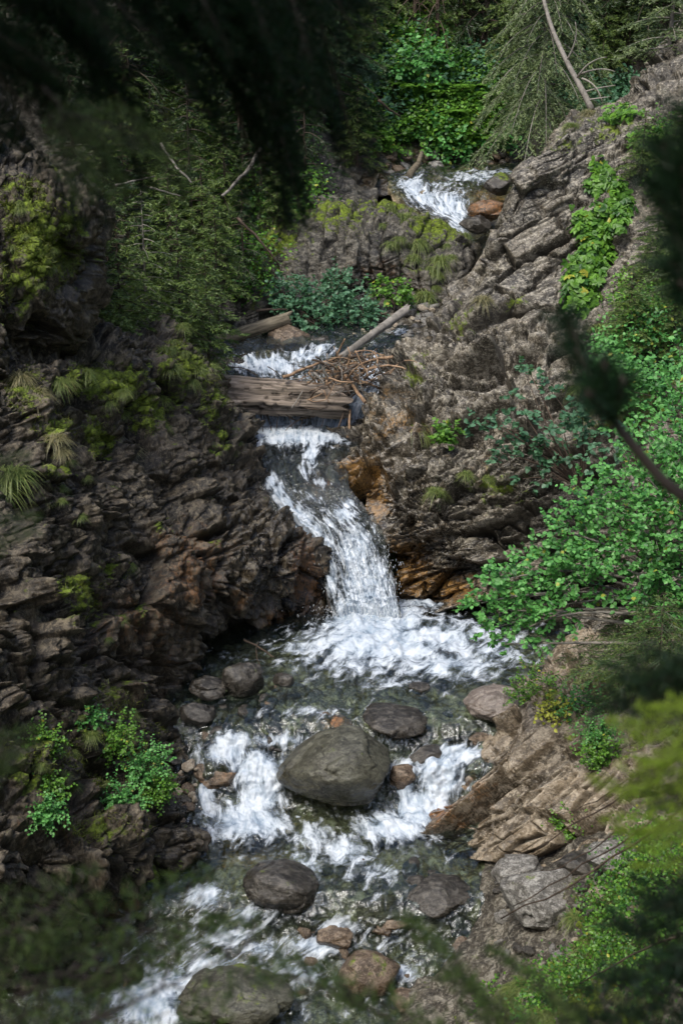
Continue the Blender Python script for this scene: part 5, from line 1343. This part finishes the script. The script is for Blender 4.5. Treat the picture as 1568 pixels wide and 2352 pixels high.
# ------------------------------------------------------------------ out-of-focus branches close to the photographer
def bough_mesh(L, seed, needle=.014, nw=.0014, dens=1.0, flat=.3, droop=.15, K=None, tws=.02):
    rr = np.random.default_rng(seed); ta, na = Acc(), Acc()
    c = bez([0, 0, 0], [L * .5, 0, .05 * L], [L, 0, -droop * L], 14)
    tube(ta, c, np.linspace(.006, .0015, 14) * (L / .6), 5)
    n = int(L / tws)
    s = .08 + .92 * np.arange(n) / n
    pos = np.stack([np.interp(s, np.linspace(0, 1, 14), c[:, k]) for k in range(3)], -1)
    sg = np.where(np.arange(n) % 2, 1, -1)
    d = norm(np.stack([np.full(n, .8), sg * .75, rr.normal(-.15, flat * .6, n)], -1))
    ln = L * .42 * (1.02 - s * .85) * rr.uniform(.75, 1.1, n) + .02
    # secondary twigs
    P2, D2, L2 = [pos, c[-3:-2]], [d, norm(c[-1:] - c[-3:-2])], [ln, np.array([L * .1])]
    for q in (.3, .5, .7):
        for g in (-1, 1):
            P2.append(pos + d * (ln * q)[:, None]); D2.append(norm(d + np.cross(d, [0, 0, 1.]) * g * .8 + rr.normal(size=d.shape) * .1)); L2.append(ln * .38 * (1.1 - q))
    P2, D2, L2 = np.concatenate(P2), np.concatenate(D2), np.concatenate(L2)
    cards(ta, P2, D2, norm(rr.normal(size=P2.shape)), L2, .0022, .5, 'need')
    step = .0035 / dens
    idx = np.repeat(np.arange(len(L2)), np.maximum((L2 / step).astype(int), 3))
    cnt = np.bincount(idx, minlength=len(L2)); pos_in = np.concatenate([np.arange(k) / k for k in cnt])
    p = P2[idx] + D2[idx] * (L2[idx] * pos_in)[:, None]
    nd = norm(D2[idx] * .55 + norm(np.cross(D2[idx], rr.normal(size=p.shape))))
    cards(na, p, nd, norm(rr.normal(size=p.shape)), needle * rr.uniform(.7, 1.1, len(p)), nw, np.clip(rr.normal(.4, .2, len(p)) + pos_in * .2, 0, .9), 'need')
    return ta, na
def orient(o, p0, p1, roll=0):
    d = Vector(tuple(p1 - p0)); q = d.to_track_quat('X', 'Z')
    from mathutils import Quaternion
    o.rotation_mode = 'QUATERNION'; o.rotation_quaternion = q @ Quaternion((1, 0, 0), roll); o.location = tuple(p0)
ta, na = bough_mesh(.6, 900, needle=.020, nw=.0032, tws=.016)
near_root = empty('spruce_tree', (-3.0, 1.2, 8.0), 'dark spruce close to the camera with black boughs hanging in from the top left', 'tree')
NB0 = np.array(near_root.location)
bt = Acc(); tube(bt, np.array([[0, 0, -1.5], [0.05, 0, 1.5], [0, 0.05, 4.5], [.02, 0, 8]]), [.16, .13, .09, .04], 12); bt.build('trunk', M['bark'], near_root)
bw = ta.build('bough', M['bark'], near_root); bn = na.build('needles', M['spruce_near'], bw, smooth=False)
first = True
def near_bough(p0, p1, roll=0.0, sc=None):
    global first
    if first: c = bw; first = False
    else:
        c = copy_tree(bw, near_root)
    p0 = np.asarray(p0) - NB0; p1 = np.asarray(p1) - NB0
    orient(c, p0, p1, roll); L = np.linalg.norm(p1 - p0) / .6 if sc is None else sc
    c.scale = (L, L, L)
rr = np.random.default_rng(77)
for (x0, y0, x1, y1, Y) in [(-300, -100, 330, 330, 2.3), (-200, -200, 420, 250, 2.2), (0, -300, 560, 200, 2.4), (-300, 0, 250, 250, 2.0), (-100, -250, 480, 120, 2.1), (200, -350, 700, 330, 2.5), (300, -350, 800, 420, 2.6), (400, -400, 860, 250, 2.5),
                         (350, -300, 640, 440, 2.7), (500, -400, 840, 60, 2.3), (100, -400, 760, 120, 2.4), (-300, -50, 160, 120, 1.9), (-100, -350, 300, 60, 1.9), (450, -350, 760, 470, 2.8), (0, -200, 400, 370, 2.5), (-350, 60, 60, 260, 2.1),
                         (-200, -50, 240, 440, 2.0), (600, -300, 850, 330, 2.6), (100, -300, 620, -20, 2.2), (300, -300, 860, -30, 2.5), (-300, -200, 200, 10, 2.2), (200, -200, 640, 230, 2.7),
                         (250, -300, 560, 90, 2.0), (400, -300, 700, 130, 2.1), (500, -350, 800, 200, 2.2), (0, -250, 300, 180, 2.0)]:
    near_bough(P(x0, y0, Y), P(x1, y1, Y + rr.uniform(-.15, .25)), rr.uniform(-.9, .9))
# crown above the photographer, outside the frame, added to shade the near boughs
for k in range(70):
    x = rr.uniform(-2.5, -1.2); y = rr.uniform(-.3, 2.6); z = 10.9 + rr.uniform(0, 1.3) + max(0, .25 * (2 - y))
    th = rr.normal() * .5
    L = rr.uniform(.9, 1.6)
    near_bough((x, y, z), (x + L * math.cos(th), y + L * math.sin(th), z - .15), rr.uniform(-.5, .5))

# mountain pine branch at the right
def pine(label, chain, shoots, seed, mat='pine', need=.055, nw=.0012, n=300):
    root = empty('mountain_pine', P(*chain[0]), label, 'tree'); b0 = np.array(root.location); rr = np.random.default_rng(seed)
    pts = cr(np.array([P(*c) for c in chain]) - b0, 24)
    a = Acc(); tube(a, pts, np.linspace(.0095, .005, 24), 8); a.build('branch', M['bark'], root)
    for (x0, y0, Y0, x1, y1, Y1) in shoots:
        p, q = P(x0, y0, Y0) - b0, P(x1, y1, Y1) - b0
        b = Acc(); tube(b, np.stack([p, (p + q) / 2, q]), [.005, .005, .006], 7)
        sh = b.build('shoot', M['bark'], root)
        na = Acc(); t = rr.random(n) ** .8; d = norm(q - p)
        pos = p + (q - p) * t[:, None]; nd = norm(d * rr.uniform(.3, 1.1, (n, 1)) + norm(np.cross(d, rr.normal(size=(n, 3)))) * .9)
        cards(na, pos, nd, norm(rr.normal(size=(n, 3))), need * rr.uniform(.7, 1.1, n), nw * 1.6, np.clip(rr.normal(.4, .2, n), 0, .9), 'need')
        na.build('needles', M[mat], sh, smooth=False)
    return root
pine('mountain pine branch reaching in from the right edge with dark needle shoots', [(1640, 1180, 1.75), (1540, 1120, 1.75), (1450, 1020, 1.78), (1405, 960, 1.8), (1375, 900, 1.82)],
     [(1405, 960, 1.8, 1320, 800, 1.86), (1400, 950, 1.8, 1385, 830, 1.78), (1340, 840, 1.85, 1300, 730, 1.9), (1410, 960, 1.8, 1430, 870, 1.75), (1405, 960, 1.8, 1350, 900, 1.7)], 5)
pine('mountain pine branch with upright dark shoots at the upper right edge', [(1700, 900, 1.6), (1620, 760, 1.6), (1570, 620, 1.62), (1550, 480, 1.64)],
     [(1565, 600, 1.62, 1510, 420, 1.66), (1555, 470, 1.64, 1520, 330, 1.66), (1580, 560, 1.62, 1570, 380, 1.62), (1600, 700, 1.6, 1540, 600, 1.6), (1590, 460, 1.62, 1580, 260, 1.62), (1620, 760, 1.6, 1560, 640, 1.58)], 6, n=360)

# near spruce boughs, bright at the right and sparse along the bottom
def near_tree(label, base, boughs, mat, seed, dens, L=.26, needle=.016, nw=.0026, tws=.010):
    root = empty('spruce_tree', base, label, 'tree'); b0 = np.array(root.location)
    a = Acc(); tube(a, np.array([[0, 0, -.9], [.01, 0, -.4], [0, 0, .05]]), [.03, .02, .006], 8); a.build('trunk', M['bark'], root)
    ta, na = bough_mesh(L, seed, dens=dens, needle=needle, nw=nw, tws=tws)
    w0 = ta.build('bough', M['bark'], root); na.build('needles', M[mat], w0, smooth=False)
    for k, (x0, y0, Y0, x1, y1, Y1, roll) in enumerate(boughs):
        c = w0 if k == 0 else copy_tree(w0, root)
        p0, p1 = P(x0, y0, Y0) - b0, P(x1, y1, Y1) - b0
        orient(c, p0, p1, roll + .9); s_ = float(np.linalg.norm(p1 - p0)) / L; c.scale = (s_, s_, s_)
    return root
near_tree('young spruce with fresh yellow green boughs close at the right edge', P(1900, 1900, 1.5), [
    (1740, 1700, 1.5, 1400, 1620, 1.5, .2), (1740, 1850, 1.45, 1370, 1760, 1.5, .3), (1780, 1760, 1.5, 1470, 1700, 1.45, -.2), (1800, 1950, 1.5, 1420, 1860, 1.5, .1), (1780, 2000, 1.45, 1460, 1950, 1.5, 0), (1800, 1640, 1.5, 1500, 1590, 1.55, 0),
    (1700, 1600, 1.4, 1450, 1680, 1.45, .3), (1720, 1720, 1.4, 1430, 1780, 1.45, -.1), (1720, 1800, 1.4, 1400, 1850, 1.45, .2), (1740, 1880, 1.42, 1450, 1920, 1.45, .4), (1700, 1680, 1.38, 1480, 1730, 1.4, 0), (1700, 1900, 1.4, 1480, 1880, 1.4, .1)], 'fresh', 910, .55, nw=.0030, tws=.016)
near_tree('shaded spruce with dark boughs close at the lower right corner', P(1950, 2300, 1.6), [
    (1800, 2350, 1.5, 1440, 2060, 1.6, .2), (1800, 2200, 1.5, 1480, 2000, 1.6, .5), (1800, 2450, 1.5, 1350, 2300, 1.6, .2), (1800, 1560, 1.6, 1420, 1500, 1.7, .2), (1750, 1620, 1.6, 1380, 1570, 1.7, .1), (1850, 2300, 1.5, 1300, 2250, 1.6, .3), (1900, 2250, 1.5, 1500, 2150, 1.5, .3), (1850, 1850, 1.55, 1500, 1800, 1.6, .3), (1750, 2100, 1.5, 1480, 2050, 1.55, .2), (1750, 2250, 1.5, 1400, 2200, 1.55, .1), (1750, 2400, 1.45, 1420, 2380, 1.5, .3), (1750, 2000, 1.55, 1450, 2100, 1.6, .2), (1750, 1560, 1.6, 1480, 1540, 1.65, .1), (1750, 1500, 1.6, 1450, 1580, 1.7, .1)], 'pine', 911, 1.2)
near_tree('green spruce tips hanging blurred at the upper left', P(-620, 150, 1.9), [
    (100, 200, 1.7, 300, 440, 1.75, .2), (130, 220, 1.7, 200, 460, 1.7, .4), (160, 260, 1.7, 400, 330, 1.75, .1), (380, 250, 1.9, 420, 470, 1.9, .3)], 'spruce', 915, .5)
near_tree('spruce boughs blurred across the bottom left corner', P(-250, 2500, 1.4), [
    (-200, 2400, 1.4, 480, 2090, 1.5, .3), (-150, 2500, 1.35, 600, 2180, 1.5, .1), (-200, 2250, 1.4, 210, 2040, 1.45, .2), (-200, 2300, 1.4, 320, 2200, 1.45, 0)], 'spruce', 912, .28)
near_tree('sparse twigs with yellow green needles blurred across the bottom', P(1250, 2700, 1.4), [
    (1250, 2600, 1.4, 700, 2150, 1.5, .3), (1250, 2550, 1.4, 1000, 2080, 1.5, .1), (1200, 2600, 1.35, 800, 2320, 1.4, .3), (1350, 2500, 1.4, 1060, 2200, 1.45, .2), (1450, 2500, 1.4, 1180, 2150, 1.5, 0)], 'spruce', 913, .22)
near_tree('small spruce spray blurred at the left edge of the picture', P(-420, 1300, 1.5), [
    (-160, 1150, 1.5, 50, 1060, 1.5, .2), (-160, 1260, 1.5, 70, 1200, 1.5, .1), (-150, 1700, 1.5, 40, 1760, 1.5, .2), (-150, 1800, 1.5, 60, 1690, 1.5, 0)], 'spruce', 914, .8)
# thin bare twigs over the right bank
for k, (x0, y0, x1, y1, r) in enumerate([(1560, 1860, 1150, 2110, .008), (1480, 1800, 1220, 1960, .006), (1500, 1880, 1180, 2080, .006), (1420, 1900, 1240, 2000, .005), (1560, 2150, 1330, 2260, .008), (1440, 1790, 1270, 1880, .004)]):
    stick(x0, y0, 7.0, x1, y1, 7.3, r, 'darkstick', ['long thin bare twig slanting across the right bank', 'thin bare twig above the long one over the right bank', 'thin bare twig just under the long one over the right bank', 'short bare twig crossing the others over the bank', 'dark bare twig low over the right bank slope', 'thinnest bare twig over the tan ledge'][k], .06, 450 + k)

# spray thrown out by the falls
def spray(label, lst, seed):
    rr = np.random.default_rng(seed); a = Acc()
    for (x, y, Y, rx, ry, n, ln) in lst:
        xx = x + rr.normal(size=n) * rx; yy = y + rr.normal(size=n) * ry
        p = P(xx, yy, Y + rr.normal(size=n) * .12)
        d = norm(np.array([0, -.25, -1.]) + rr.normal(size=(n, 3)) * .35)
        l_ = ln * rr.uniform(.3, 1.2, n)
        for q in range(2):
            cards(a, p, d, norm(rr.normal(size=(n, 3))), l_, .006, .5, 'need')
    o = a.build('spray', M['white'])
    return tag(o, label, 'spray', None, 'stuff')
spray('white spray thrown out along the edges of the main fall', [(840, 1330, 20.25, 40, 50, 600, .06), (892, 1350, 20.3, 8, 40, 160, .04), (850, 1410, 19.95, 60, 10, 900, .035), (760, 1270, 20.7, 14, 50, 200, .04), (800, 1220, 20.85, 30, 30, 150, .04)], 5)
